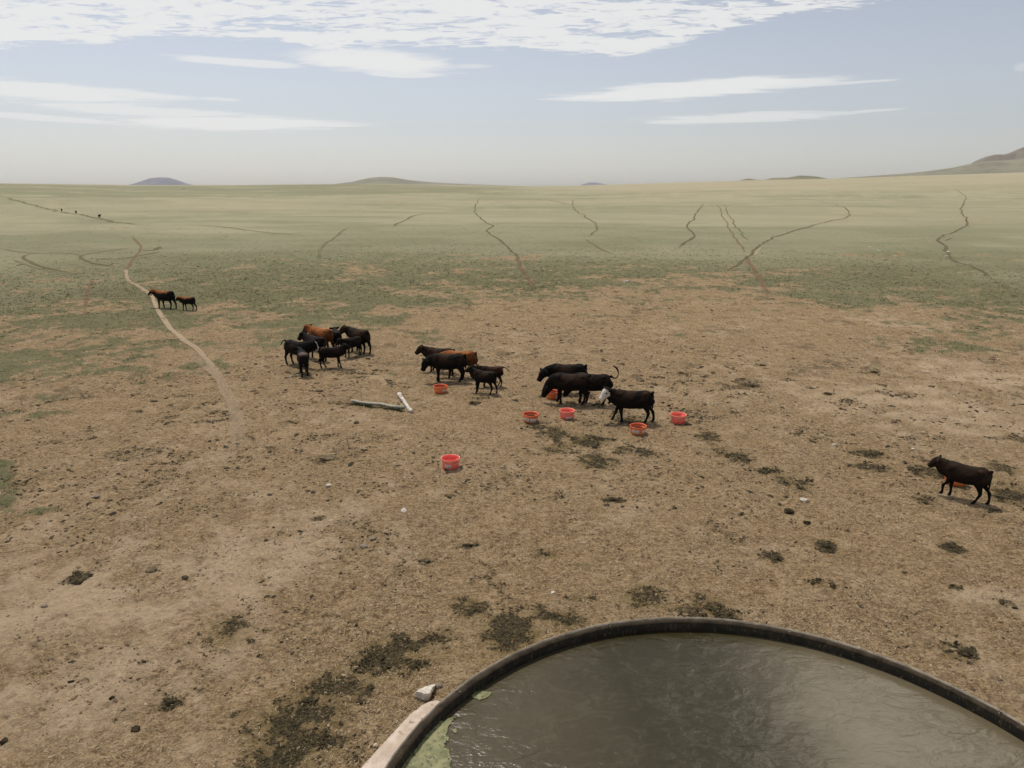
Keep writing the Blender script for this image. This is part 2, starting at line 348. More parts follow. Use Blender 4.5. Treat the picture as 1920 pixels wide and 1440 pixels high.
# ------------------------------------------------------------------ distant hills
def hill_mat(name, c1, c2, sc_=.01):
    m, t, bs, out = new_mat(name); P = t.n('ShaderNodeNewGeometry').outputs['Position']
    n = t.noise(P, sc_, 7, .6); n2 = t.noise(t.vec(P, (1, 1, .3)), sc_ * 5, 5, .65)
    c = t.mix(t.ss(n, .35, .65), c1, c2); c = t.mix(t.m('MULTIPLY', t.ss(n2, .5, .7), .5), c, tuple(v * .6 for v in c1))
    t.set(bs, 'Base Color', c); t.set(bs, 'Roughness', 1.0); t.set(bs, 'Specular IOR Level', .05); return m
def hill(prof, dist, depth, mat, rough=.06, seed=0, base=-30, N=140, M=40):
    """prof: skyline points (px, py); the hill is a real height field at that distance"""
    xs = np.array([p[0] for p in prof]); ys = np.array([p[1] for p in prof])
    px = np.linspace(xs[0], xs[-1], N); py = np.interp(px, xs, ys)
    ker = np.array([1, 2, 3, 2, 1]) / 9; py = np.convolve(np.pad(py, 2, 'edge'), ker, 'valid')
    az_ = np.arctan((px - CX) / F * math.cos(PITCH))
    top = CAM_H + (347 - py) / F * dist * math.cos(PITCH) ** 2
    vs = np.linspace(-1, 1, M); V = []
    for j, vv in enumerate(vs):
        d = dist + vv * depth; f = math.cos(vv * math.pi / 2) ** 1.3
        xx = d * np.tan(az_); yy = np.full(N, d)
        hgt = (top - base) * f
        nz = (fbm(xx / (depth * .4), yy / (depth * .4), seed, 5) - .5) * rough * (top.max() - CAM_H) * 2 * (1 - .5 * abs(vv)) 
        ridge = np.abs(fbm(xx / (depth * .25), yy / (depth * .7), seed + 5, 4) - .5) * rough * (top - CAM_H) * 5 * math.sin(abs(vv) * math.pi)
        V.append(np.stack([xx, yy, base + hgt - ridge + nz * min(1, abs(vv) * 4)], -1))
    V = np.array(V).reshape(-1, 3); idx = np.arange(N * M).reshape(M, N)
    Fq = np.stack([idx[:-1, :-1], idx[:-1, 1:], idx[1:, 1:], idx[1:, :-1]], -1).reshape(-1, 4)
    return struct(fast_mesh('hill', V, Fq, mat))
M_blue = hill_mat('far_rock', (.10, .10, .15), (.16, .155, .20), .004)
M_hgrn = hill_mat('far_grass_slope', (.19, .18, .135), (.25, .235, .17), .006)
M_hbrn = hill_mat('brown_slope', (.17, .16, .11), (.24, .21, .14), .01)
M_rock = hill_mat('purple_crag', (.15, .13, .11), (.22, .19, .15), .02)
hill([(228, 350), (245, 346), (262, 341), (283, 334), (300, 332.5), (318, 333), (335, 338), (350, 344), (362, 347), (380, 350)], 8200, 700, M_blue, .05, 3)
hill([(560, 352), (620, 346), (660, 341), (680, 336), (700, 332.5), (718, 331.5), (742, 333), (765, 337.5), (800, 341), (860, 344.5), (940, 347.5), (1000, 351)], 4200, 800, M_hgrn, .05, 13)
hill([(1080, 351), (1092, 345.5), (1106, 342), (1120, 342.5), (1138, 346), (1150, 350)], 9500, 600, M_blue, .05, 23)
hill([(1370, 343), (1392, 336.5), (1402, 334.5), (1418, 337), (1432, 337), (1448, 333.5), (1475, 333), (1498, 329), (1530, 331), (1556, 336), (1600, 340)], 2100, 150, M_hbrn, .05, 33, base=-5)
hill([(1480, 350), (1560, 335), (1640, 329), (1720, 323), (1780, 315), (1810, 308), (1850, 303), (1880, 301), (1930, 292), (2000, 276), (2100, 250), (2250, 240), (2450, 290), (2600, 340)], 2900, 420, M_hgrn, .05, 43, base=-20)
hill([(1780, 330), (1820, 302), (1838, 294), (1856, 290), (1875, 291), (1890, 283), (1920, 271), (1960, 256), (2020, 240), (2120, 220), (2260, 225), (2400, 300)], 3500, 350, M_rock, .09, 53, base=-20)

# ------------------------------------------------------------------ trails worn into the pasture
def trail_mat(name, c1, c2, a):
    m, t, bs, out = new_mat(name); P = t.n('ShaderNodeNewGeometry').outputs['Position']
    n = t.noise(P, 3, 6, .65); n2 = t.noise(P, .6, 4, .6)
    t.set(bs, 'Base Color', t.mix(n, c1, c2)); t.set(bs, 'Roughness', 1.0); t.set(bs, 'Specular IOR Level', .1)
    at_ = t.n('ShaderNodeAttribute', attribute_name='wear'); s = t.n('ShaderNodeSeparateColor', inp={0: at_.outputs[0]})
    k = t.m('ADD', s.outputs[0], t.m('ADD', t.m('MULTIPLY', t.m('SUBTRACT', n, .5), 1.0), t.m('MULTIPLY', t.m('SUBTRACT', n2, .5), .8)))
    al = t.m('MULTIPLY', t.m('MULTIPLY', t.ss(k, .15, .65), s.outputs[1]), a)
    t.set(bs, 'Alpha', al); return m
TM = {'pale': trail_mat('trail_pale_dust', (.33, .245, .155), (.49, .385, .27), .80),
      'dark': trail_mat('trail_worn_sod', (.110, .088, .050), (.195, .158, .092), .80),
      'red': trail_mat('trail_red_earth', (.19, .115, .070), (.28, .18, .115), .60),
      'faint': trail_mat('trail_faint', (.17, .155, .085), (.24, .215, .125), .75),
      'dry': trail_mat('trail_dry_ruts', (.42, .35, .22), (.50, .42, .28), .55)}
def catmull(P, step):
    out = []
    for i in range(len(P) - 1):
        p0 = P[max(i - 1, 0)]; p1 = P[i]; p2 = P[i + 1]; p3 = P[min(i + 2, len(P) - 1)]
        n = max(2, int((p2 - p1).length / step))
        for k in range(n):
            s = k / n
            out.append(.5 * ((2 * p1) + (p2 - p0) * s + (2 * p0 - 5 * p1 + 4 * p2 - p3) * s * s + (3 * p1 - p0 - 3 * p2 + p3) * s ** 3))
    out.append(P[-1]); return out
def trail(pix, width, kind, seed=0, lift=.012, ends=(1, 1), op=1.0):
    width *= {'pale': .85, 'dark': .70, 'red': .65, 'faint': .75, 'dry': .8}[kind]
    P = [at(*q) for q in pix]
    P = [Vector((p.x, p.y, 0)) for p in P]
    far = max(p.length for p in P)
    pts = catmull(P, .35 if far < 80 else 1.0)
    n = len(pts); V = []; W = []; L = 6
    acc = 0; TL_ = sum((pts[i + 1] - pts[i]).length for i in range(n - 1))
    for i, p in enumerate(pts):
        d = (pts[min(i + 1, n - 1)] - pts[max(i - 1, 0)]).normalized(); nrm = Vector((-d.y, d.x, 0))
        if i: acc += (p - pts[i - 1]).length
        LL = 4 + .12 * p.length; wob = (float(fbm(acc / LL, seed * 3.1, 7, 3, .5)) - .5) * (2.0 + p.length * .016) * width
        wd = width * (.5 + 1.0 * float(fbm(acc / LL * 1.5, seed * 7.7, 19, 3, .5)))
        e = op
        e *= .82 + .18 * float(sst(fbm(acc / 15, seed * 5.3, 29, 3), .35, .6))
        if ends[0]: e *= float(sst(acc / min(.22 * pts[0].length, .25 * TL_), 0, 1))
        if ends[1]: e *= float(sst((TL_ - acc) / min(.14 * pts[-1].length, .2 * TL_), 0, 1))
        for j in range(L + 1):
            s = j / L * 2 - 1; q = p + nrm * (s * wd + wob)
            r_ = q.length
            V.append((q.x, q.y, float(macro(q.x, q.y)) + lift + .0006 * max(r_ - 50, 0) + .035 * float(1 - sst(r_, 30, 70)) )); W.append((1 - abs(s) ** 2 * 1.0, e, 0, 1))
    Fq = [(i * (L + 1) + j, i * (L + 1) + j + 1, (i + 1) * (L + 1) + j + 1, (i + 1) * (L + 1) + j) for i in range(n - 1) for j in range(L)]
    o = mesh_obj('path', V, Fq, TM[kind]); add_col(o.data, 'wear', np.array(W)); struct(o)
    return o
trail([(236, 506), (243, 525), (265, 538), (288, 558), (296, 585), (312, 610), (335, 632), (365, 655), (395, 685), (420, 720)], .23, 'pale', 1, ends=(0, 1))
trail([(365, 655), (390, 680), (420, 718), (438, 760), (448, 810), (446, 860)], .36, 'pale', 41, ends=(1, 1), op=.55)
trail([(250, 440), (254, 452), (264, 466), (256, 482), (242, 496), (234, 506)], .32, 'red', 2, ends=(1, 0))
trail([(300, 462), (285, 470), (266, 468)], .5, 'dark', 3)
trail([(236, 504), (205, 499), (165, 491), (150, 480), (200, 471), (265, 463)], .35, 'dark', 4)
trail([(165, 484), (200, 487), (240, 484), (300, 472)], .4, 'dark', 5)
trail([(0, 466), (30, 472), (80, 476), (130, 475), (160, 482)], .35, 'faint', 6)
trail([(70, 473), (44, 482), (58, 492), (85, 502), (120, 510), (162, 516)], .35, 'dark', 7)
trail([(20, 484), (50, 498), (90, 508), (140, 516), (170, 520)], .3, 'faint', 8)
trail([(177, 518), (168, 530), (163, 550), (157, 582)], .28, 'red', 9)
trail([(0, 370), (30, 375), (70, 386), (115, 397), (150, 405), (190, 411), (245, 421), (300, 425)], .9, 'faint', 10)
trail([(300, 425), (360, 423), (420, 426), (480, 434), (560, 441), (620, 440)], .55, 'faint', 11)
trail([(655, 425), (632, 440), (608, 462), (600, 478), (596, 492)], .35, 'faint', 12)
trail([(900, 372), (893, 385), (890, 396), (897, 406), (912, 418), (926, 424), (912, 433), (925, 443), (940, 452), (955, 467), (968, 480), (973, 497), (985, 515), (998, 528)], .32, 'dark', 13)
trail([(972, 484), (975, 500), (990, 520), (1000, 548)], .3, 'red', 14)
trail([(815, 399), (785, 404), (760, 412), (735, 428)], .5, 'faint', 15)
trail([(640, 445), (690, 458), (740, 474), (790, 492)], .18, 'dry', 16)
trail([(670, 445), (720, 459), (770, 477), (820, 492)], .18, 'dry', 17)
trail([(1075, 375), (1077, 392), (1100, 407), (1117, 421), (1115, 433), (1098, 447)], .4, 'faint', 18)
trail([(1095, 447), (1120, 465), (1160, 480)], .35, 'faint', 19)
trail([(1318, 380), (1306, 402), (1290, 424), (1300, 440), (1285, 455), (1262, 470)], .38, 'dark', 20)
trail([(1345, 382), (1352, 400), (1367, 428), (1385, 455), (1399, 480)], .3, 'red', 21)
trail([(1355, 384), (1368, 405), (1388, 435), (1405, 455)], .3, 'faint', 22)
trail([(1440, 362), (1490, 368), (1540, 378), (1578, 388), (1592, 397), (1588, 408), (1550, 416), (1500, 430), (1455, 444), (1425, 460), (1405, 480), (1380, 498), (1360, 514)], .34, 'dark', 23)
trail([(1440, 450), (1420, 468), (1410, 485)], .25, 'dry', 24)
trail([(1398, 478), (1402, 492), (1415, 510), (1428, 528), (1435, 560)], .45, 'red', 25)
trail([(1760, 350), (1790, 356), (1812, 368), (1806, 382), (1802, 396), (1812, 412), (1812, 422), (1790, 434), (1757, 448), (1770, 460), (1776, 474), (1790, 490), (1830, 503), (1862, 528)], .36, 'dark', 26)
trail([(1785, 446), (1770, 452)], .4, 'faint', 27)
trail([(1560, 533), (1600, 520), (1635, 510), (1650, 500), (1720, 498)], .3, 'faint', 28)
trail([(1000, 372), (1080, 385), (1180, 378)], .6, 'faint', 29)

# ------------------------------------------------------------------ small scatter (nobody could count these)
rng = np.random.default_rng(7)
def pixel_scatter(n, x0, x1, y0, y1, pw=1.0):
    px = rng.uniform(x0, x1, n); py = y0 + (y1 - y0) * rng.random(n) ** pw
    x = (px - CX) / F; y = -(py - CY) / F
    dy = math.cos(PITCH) + y * math.sin(PITCH); dz = -math.sin(PITCH) + y * math.cos(PITCH)
    k = -CAM_H / dz; return x * k, dy * k
def field_scatter(n, rmin, rmax, amax=40):
    """even over log distance, fan in front of the tank"""
    r_ = np.exp(rng.uniform(math.log(rmin), math.log(rmax), n)); a = np.radians(rng.uniform(-amax, amax, n))
    return r_ * np.sin(a), r_ * np.cos(a)
def outside_tank(x, y, m=.05): return np.hypot(x - TC.x, y - TC.y) > TR + m
def gz(x, y):
    r_ = np.hypot(x, y); td = np.hypot(x - TC.x, y - TC.y) - TR
    return macro(x, y) + ((fbm(x / .45, y / .45, 81, 5, .6) - .5) * .055 + (fbm(x / 2.2, y / 2.2, 83, 3) - .5) * .10) * (1 - sst(r_, 30, 70)) * sst(td, -.1, .6)
def attr_mat(name, rough=.95, nscale=30, amt=.35):
    m, t, bs, out = new_mat(name); P = t.n('ShaderNodeNewGeometry').outputs['Position']
    a = t.n('ShaderNodeAttribute', attribute_name='tint'); n = t.noise(P, nscale, 5, .6)
    t.set(bs, 'Base Color', t.mix(t.m('MULTIPLY', t.ss(n, .4, .7), amt), a.outputs[0], (.04, .03, .02)))
    t.set(bs, 'Roughness', rough); t.set(bs, 'Specular IOR Level', .2); return m
OCT = np.array([[1, 0, 0], [0, 1, 0], [-1, 0, 0], [0, -1, 0], [0, 0, 1], [.7, .7, .45], [-.7, .7, .5], [-.7, -.7, .4], [.7, -.7, .5]], float)
def lumps(name, x, y, size, tint, flat=.55, sink=.25):
    n = len(x)
    base = np.array([[math.cos(a), math.sin(a), 0] for a in np.arange(6) * math.pi / 3] + [[.65 * math.cos(a), .65 * math.sin(a), .7] for a in np.arange(6) * math.pi / 3 + .4] + [[0, 0, 1]])
    fc = []
    for i in range(6):
        j = (i + 1) % 6; fc += [(i, j, 6 + i), (j, 6 + j, 6 + i), (6 + i, 6 + j, 12)]
    fc = np.array(fc)
    th = rng.uniform(0, 6.28, n); el_ = rng.uniform(.6, 1.5, n)
    B = base[None] * (1 + rng.uniform(-.3, .3, (n, 13, 1)))
    bx = B[..., 0] * el_[:, None]; by = B[..., 1] / el_[:, None]
    ca, sa = np.cos(th)[:, None], np.sin(th)[:, None]
    V = np.stack([(bx * ca - by * sa) * size[:, None] + x[:, None], (bx * sa + by * ca) * size[:, None] + y[:, None],
                  (B[..., 2] - sink) * size[:, None] * flat + gz(x, y)[:, None]], -1).reshape(-1, 3)
    Fq = (fc[None] + (np.arange(n) * 13)[:, None, None]).reshape(-1, 3)
    o = fast_mesh(name, V, Fq, CLOD_MAT, False, 3)
    add_col(o.data, 'tint', np.repeat(np.c_[tint, np.ones(n)], 13, 0)); return o
CLOD_MAT = attr_mat('dirt_clod', amt=.3)
# clods and pebbles
x, y = field_scatter(60000, 8.5, 70); k = outside_tank(x, y, .1); x, y = x[k], y[k]
cl = fbm(x / 1.3, y / 1.3, 101, 3); k = rng.random(len(x)) < sst(cl, .35, .7) * .9 + .08; x, y = x[k], y[k]
r_ = np.hypot(x, y); size = np.exp(rng.normal(0, .45, len(x))) * .014 * (r_ / 12) ** .55; size = np.clip(size, .006, .07)
base = np.array([[.20, .14, .085], [.30, .22, .14], [.12, .082, .05], [.42, .34, .25], [.25, .18, .115]])
tint = base[rng.choice(5, len(x), p=[.34, .26, .22, .05, .13])] * rng.uniform(.8, 1.2, (len(x), 1))
tag(lumps('dirt_clods', x, y, size, tint), 'small clods and crumbs of brown dirt strewn over the trampled ground', 'clods', kind='stuff')
x, y = field_scatter(9000, 17, 95); cl = fbm(x / 4, y / 4, 131, 4); k = rng.random(len(x)) < sst(cl, .38, .62); x, y = x[k], y[k]
r_ = np.hypot(x, y); size = np.clip(np.exp(rng.normal(0, .5, len(x))) * .045 * (r_ / 30) ** .5, .02, .16)
tint = np.array([[.06, .042, .024], [.10, .07, .042], [.035, .03, .017]])[rng.choice(3, len(x))] * rng.uniform(.8, 1.2, (len(x), 1))
tag(lumps('dung_scatter', x, y, size, tint, .3), 'old dark dung and turned clods dotting the brown middle distance', 'dung', kind='stuff')
# dried dung crumbs in the dark places
x, y = field_scatter(220000, 8.5, 32); k = outside_tank(x, y, .08); x, y = x[k], y[k]
g_, p_, d_, o_ = masks(x, y); k = rng.random(len(x)) < d_ * 1.2; x, y = x[k], y[k]
r_ = np.hypot(x, y); size = np.clip(np.exp(rng.normal(0, .4, len(x))) * .017 * (r_ / 12) ** .6, .006, .06)
tint = np.array([[.035, .028, .014]]) * rng.uniform(.5, 2.2, (len(x), 1))
tag(lumps('dung_crumbs', x, y, size, tint, .6), 'dark crumbled dung trodden into damp patches of ground', 'dung', kind='stuff')

# straw
x, y = field_scatter(70000, 8.3, 40); k = outside_tank(x, y, .08); x, y = x[k], y[k]
k = rng.random(len(x)) < sst(fbm(x / 1.6, y / 1.6, 121, 4), .40, .62) * (.55 + .45 * sst(x, -4, 6)) * (1 - np.minimum(1, masks(x, y)[2] * 2.5)); x, y = x[k], y[k]; n = len(x)
r_ = np.hypot(x, y); ln = rng.uniform(.010, .036, n) * (r_ / 12) ** .5; wd = rng.uniform(.0025, .006, n) * (r_ / 12) ** .8; an = rng.uniform(0, 3.14, n); z = gz(x, y)
V = np.zeros((n, 4, 3)); cx_, cy_ = np.cos(an), np.sin(an); lift = rng.uniform(.002, .02, n)
for q, (a_, b_, l_) in enumerate([(-1, -1, 0), (1, -1, 1), (1, 1, 1), (-1, 1, 0)]):
    V[:, q] = np.stack([x + cx_ * ln * a_ - cy_ * wd * b_, y + cy_ * ln * a_ + cx_ * wd * b_, z + .006 + lift * l_], -1)
o = fast_mesh('straw_litter', V.reshape(-1, 3), np.arange(n * 4).reshape(-1, 4), CLOD_MAT, False, 4)
c = np.array([[.46, .375, .25], [.36, .28, .17], [.17, .12, .07]])[rng.choice(3, n, p=[.45, .35, .2])] * rng.uniform(.8, 1.15, (n, 1)); add_col(o.data, 'tint', np.repeat(np.c_[c, np.ones(n)], 4, 0))
tag(o, 'dry straw and chaff littering the trampled ground', 'straw', kind='stuff')
# grass
GRASS_MAT = attr_mat('grass_blades', .8, 60, .1)
def grass(n0, rmin, rmax, thr, hgt, wid, name='grass'):
    x, y = field_scatter(n0, rmin, rmax, 41); k = outside_tank(x, y, .2); x, y = x[k], y[k]
    g_, p_, d_, o_ = masks(x, y); k = rng.random(len(x)) < sst(g_, thr, 1.0) * (1 - .93 * sst(np.hypot(x, y), 42, 110)); x, y = x[k], y[k]
    n = len(x); r_ = np.hypot(x, y); h = hgt * rng.uniform(.5, 1.5, n) * (.6 + .8 * fbm(x / 3, y / 3, 111, 3)); z = gz(x, y)
    B = 4; V = np.zeros((n, B, 3, 3)); ts = np.clip((r_ / 30) ** .7, .5, 2)
    for b in range(B):
        a = rng.uniform(0, 6.28, n); lean = rng.uniform(.2, 1.0, n); wv = wid * rng.uniform(.5, 1.3, n) * ts
        ox = rng.normal(0, .05, n) * ts; oy = rng.normal(0, .05, n) * ts
        V[:, b, 0] = np.stack([x + ox + wv * np.cos(a), y + oy + wv * np.sin(a), z - .01], -1)
        V[:, b, 1] = np.stack([x + ox - wv * np.cos(a), y + oy - wv * np.sin(a), z - .01], -1)
        V[:, b, 2] = np.stack([x + ox - np.sin(a) * lean * h, y + oy + np.cos(a) * lean * h, z + h], -1)
    V = V.reshape(-1, 3); Fq = np.arange(len(V)).reshape(-1, 3)
    o = fast_mesh(name, V, Fq, GRASS_MAT, False, 3)
    c = np.array([[.095, .105, .045], [.14, .14, .065], [.23, .205, .11], [.075, .085, .038]])[rng.choice(4, n, p=[.35, .35, .15, .15])] * rng.uniform(.8, 1.2, (n, 1))
    add_col(o.data, 'tint', np.repeat(np.c_[c, np.ones(n)], 3 * B, 0)); print('grass', n)
    return tag(o, 'short green grass growing in patches between bare dirt', 'grass', kind='stuff')
grass(170000, 18, 150, .35, .045, .018)

# ------------------------------------------------------------------ stones
def stone_mat(name, c1, c2):
    m, t, bs, out = new_mat(name); P = t.n('ShaderNodeTexCoord').outputs['Object']
    n = t.noise(P, 6, 6, .65); n2 = t.noise(P, 30, 5, .6)
    c = t.mix(t.ss(n, .4, .62), c1, c2); c = t.mix(t.m('MULTIPLY', t.ss(n2, .56, .66), .6), c, tuple(v * .45 for v in c1))
    t.set(bs, 'Base Color', c); t.set(bs, 'Roughness', .95); t.set(bs, 'Specular IOR Level', .12)
    t.set(bs, 'Normal', t.n('ShaderNodeBump', inp={'Height': n2, 'Distance': .01, 'Strength': .6}).outputs[0]); return m
SM = {'pale': stone_mat('stone_pale', (.42, .38, .32), (.62, .57, .50)), 'grey': stone_mat('stone_grey', (.19, .155, .12), (.30, .25, .195)),
      'dark': stone_mat('stone_dark', (.060, .046, .034), (.12, .095, .07)), 'white': stone_mat('stone_white', (.50, .45, .38), (.68, .63, .55)),
      'dung': stone_mat('dung_dark', (.022, .017, .009), (.085, .064, .034)), 'dry': stone_mat('dung_dry', (.10, .075, .045), (.17, .13, .08))}
def ico(sub):
    bm = bmesh.new(); bmesh.ops.create_icosphere(bm, subdivisions=sub, radius=1)
    V = np.array([v.co[:] for v in bm.verts]); Fc = [[v.index for v in f.verts] for f in bm.faces]; bm.free(); return V, Fc
ICO3, ICO3F = ico(3); ICO4, ICO4F = ico(4)
def n3(V, s, seed): return fbm(V[:, 0] * s + V[:, 2] * 1.7 * s, V[:, 1] * s - V[:, 2] * 1.3 * s + 9, seed, 4, .55) - .5
def facet(V, k, seed, d0=.62, d1=.9):
    r_ = np.random.default_rng(seed)
    for _ in range(k):
        n_ = r_.normal(size=3); n_ /= np.linalg.norm(n_); dd = V @ n_; V = V - np.outer(np.maximum(0, dd - r_.uniform(d0, d1)) * .95, n_)
    return V
def stone(px, py, wpx, mat, label, flat=.5, seed=0, name='stone', cat='stone', group='loose stones on the bare ground', elong=1.3):
    p = at(px, py); depth = p.y * math.cos(PITCH) + CAM_H * math.sin(PITCH); r_ = wpx / F * depth / 2 * (.8 if name == 'dung_pat' else 1)
    V = ICO3.copy() if name == 'dung_pat' else facet(ICO3.copy(), 9, seed + 5); V = V * (1 + n3(V, 1.1, 200 + seed)[:, None] * .9) * (1 + n3(V, 3.5, 300 + seed)[:, None] * .25)
    
    if name == 'dung_pat':
        th = np.arctan2(V[:, 1], V[:, 0]); V[:, :2] *= (1 + (fbm(np.cos(th) * 1.6 + seed, np.sin(th) * 1.6, 350 + seed, 4, .65) - .5) * 1.3)[:, None] * .85
        V[:, 2] *= .75 + 1.2 * (fbm(V[:, 0] * 2.5, V[:, 1] * 2.5, 370 + seed, 4) - .3)
    V *= np.array([r_ * elong / 1.15, r_ / 1.15, r_ * flat]); V[:, 2] += r_ * flat * .45
    o = mesh_obj(name, V, ICO3F, SM[mat]); o.location = (p.x, p.y, float(gz(np.array([p.x]), np.array([p.y]))[0])); o.rotation_euler = (0, 0, seed * 1.9)
    return tag(o, label, cat, group)
stones = [
 (617, 912, 11, 'white', 'small chalky white stone alone on bare dirt, left of the pink tub nearest the tank'),
 (758, 958, 14, 'pale', 'pale angular stone on the bare dirt below the nearest pink tub'),
 (700, 1011, 15, 'grey', 'grey rounded stone, upper of a pair on the dirt in mid foreground'),
 (682, 1025, 15, 'grey', 'low brown-grey stone just below and left of its grey neighbour'),
 (668, 792, 11, 'dark', 'dark grey stone on the dirt below the left half of the weathered grey post'),
 (347, 1083, 13, 'dark', 'dark round stone alone on the left foreground dirt'),
 (179, 931, 15, 'grey', 'dark grey flat stone near the green weeds at the left edge'),
 (212, 965, 12, 'dark', 'small dark stone right of and below the flat grey one on the left'),
 (84, 1137, 12, 'grey', 'grey-topped stone near the left edge below the large ring of dung'),
 (1037, 1111, 9, 'white', 'tiny bright white stone just beyond the tank rim'),
 (1565, 834, 9, 'white', 'small white stone right of the pink tubs, left of the lone walking calf'),
 (1508, 939, 16, 'pale', 'flat pale stone beside a dung smear, right of centre'),
 (1712, 841, 7, 'white', 'tiny white stone just left of the lone calf above its head'),
 (505, 928, 9, 'dark', 'small dark stone of a close pair on the dirt left of centre'),
 (668, 1170, 8, 'dark', 'small dark pebble on the dirt above the damp patches by the tank'),
 (1175, 528, 8, 'white', 'white stone in the grass belt near the centre of the pasture'),
 (1170, 530, 6, 'white', 'very small white stone touching the bigger white one in the central grass belt'),
 (1632, 464, 6, 'white', 'white speck of stone in the far green pasture, left of a close pair'),
 (1647, 471, 6, 'white', 'white speck of stone in the far green pasture, right of a close pair'),
 (1778, 473, 7, 'white', 'white stone on the winding trail at the right, upper of two'),
 (1775, 481, 6, 'white', 'white stone on the winding trail at the right, lower of two'),
 (533, 591, 5, 'white', 'white stone in the grass above the left cluster of cattle'),
 (420, 656, 6, 'white', 'small white stone right of the pale dirt trail'),
]
for i, (px, py, wp, mt, lb) in enumerate(stones): stone(px, py, wp, mt, lb, seed=i, flat=.45)
pats = [
 (1480, 959, 27, 'dung', .28, 'flat dark dung pat, upper left of a pair in the right foreground'),
 (1513, 981, 18, 'dung', .42, 'rounded dark dung pat just below and right of the flat one'),
 (1462, 946, 11, 'dung', .3, 'small dark dung piece above and left of the flat dark pat'),
 (1548, 1024, 20, 'dung', .4, 'lumpy dark dung heap in the right foreground, lowest of three'),
 (145, 1091, 30, 'dung', .22, 'broad dark dung pat with a paler middle in the left foreground'),
 (210, 1309, 13, 'dung', .4, 'small dark dung lump in the lower left foreground'),
 (256, 1366, 24, 'dung', .3, 'long dark dung pat near the lower left corner'),
 (8, 1391, 22, 'dung', .35, 'dark dung pat cut by the left frame edge'),
 (318, 1316, 17, 'dung', .35, 'lumpy dung piece between the left foreground pats and the damp patch'),
 (1553, 739, 16, 'dung', .3, 'dark dung pat beyond the pink tubs, on the right'),
 (1287, 739, 9, 'dung', .3, 'thin dark dung piece above the rightmost pink tub'),
 (1243, 755, 8, 'dung', .4, 'small dark dung piece right of the white-faced cow'),
 (1105, 822, 7, 'dung', .5, 'small upright dark dung piece below the pink tub with white scraps'),
 (1269, 766, 7, 'dung', .5, 'small dark dung crumb directly above the rightmost tub'),
 (978, 803, 8, 'dung', .4, 'small dark dung piece just below the left orange tub of the row'),
 (1410, 724, 18, 'dung', .25, 'thin dark dung smear in the dirt right of the tail-raised cow'),
 (1430, 686, 13, 'dung', .3, 'low dark dung pat on the brown dirt beyond the tubs'),
 (1638, 698, 18, 'dung', .3, 'dark dung pat far right beyond the tubs'),
 (703, 694, 14, 'dung', .25, 'dark flat dung pat right of the left cattle cluster'),
 (690, 672, 12, 'dung', .25, 'dark dung pat at the feet of the rear cow in the left cluster'),
 (886, 757, 13, 'dung', .4, 'dark dung pat right of the white pole, below the calves'),
 (1808, 1220, 34, 'dung', .25, 'broad dark dung pat beyond the tank rim on the right'),
 (1455, 1048, 17, 'dung', .35, 'dark dung lump with chaff on it, right foreground above the tank'),
 (1784, 1026, 18, 'dung', .3, 'dark dung pat with green chaff below the lone calf'),
 (878, 1022, 18, 'dung', .3, 'dark dung pat in the middle foreground between tub and tank'),
 (283, 1069, 26, 'dry', .2, 'dried tan-brown dung pat in the left foreground'),
 (614, 858, 40, 'dry', .12, 'broad dried brown dung pat left of the nearest pink tub'),
 (1148, 936, 24, 'dung', .2, 'flat dark dung pat midway between the tubs and the tank'),
 (597, 972, 18, 'dry', .25, 'crumbly dried dung pat left of centre'),
 (800, 1052, 14, 'dry', .3, 'small dried dung pat in the middle foreground'),
]
for i, (px, py, wp, mt, fl, lb) in enumerate(pats): stone(px, py, wp, mt, lb, flat=fl, seed=60 + i, name='dung_pat', cat='dung pat', group='dung pats on the bare ground', elong=1.25)

# ------------------------------------------------------------------ stock tank
def lathe_ring(prof, n=256, closed=True, a0=0, a1=2 * math.pi, wob=0, seed=0):
    V = []; full = abs(a1 - a0 - 2 * math.pi) < 1e-6; cnt = n if full else n + 1
    for i in range(cnt):
        a = a0 + (a1 - a0) * i / n; dr = wob * (float(vnoise(a * 7, 1.0, seed)) - .5) + wob * .5 * (float(vnoise(a * 31, 1.0, seed)) - .5)
        dz = wob * .5 * (float(vnoise(a * 9, 5.0, seed)) - .5)
        for (r_, z) in prof: V.append(((r_ + dr) * math.cos(a), (r_ + dr) * math.sin(a), z + dz))
    k = len(prof); Fc = []
    for i in range(n):
        j = (i + 1) % cnt
        for p in range(k if closed else k - 1):
            q = (p + 1) % k; Fc.append((i * k + p, j * k + p, j * k + q, i * k + q))
    if not full and closed: Fc.append(tuple(range(k))[::-1]); Fc.append(tuple((cnt - 1) * k + p for p in range(k)))
    return V, Fc
def steel_mat(name, c1, c2, rough, metal=.0):
    m, t, bs, out = new_mat(name); P = t.n('ShaderNodeTexCoord').outputs['Object']
    n = t.noise(P, 5, 6, .65); n2 = t.noise(t.vec(P, (1, 1, .2)), 40, 5, .6)
    c = t.mix(t.ss(n, .35, .65), c1, c2); c = t.mix(t.m('MULTIPLY', t.ss(n2, .55, .7), .35), c, (.15, .12, .08))
    t.set(bs, 'Base Color', c); t.set(bs, 'Roughness', rough); t.set(bs, 'Specular IOR Level', .15)
    t.set(bs, 'Normal', t.n('ShaderNodeBump', inp={'Height': n2, 'Distance': .004, 'Strength': .5}).outputs[0]); return m
M_rim = steel_mat('tank_rim_rubber', (.024, .018, .012), (.052, .039, .025), .9)
M_wall = steel_mat('tank_wall', (.007, .006, .004), (.014, .012, .008), .9)
M_edge = steel_mat('tank_sheet_edge', (.20, .17, .13), (.36, .31, .25), .6)
tank = empty('stock_tank', TC); tag(tank, 'round black-rimmed stock tank full of murky water in the foreground', 'stock tank')
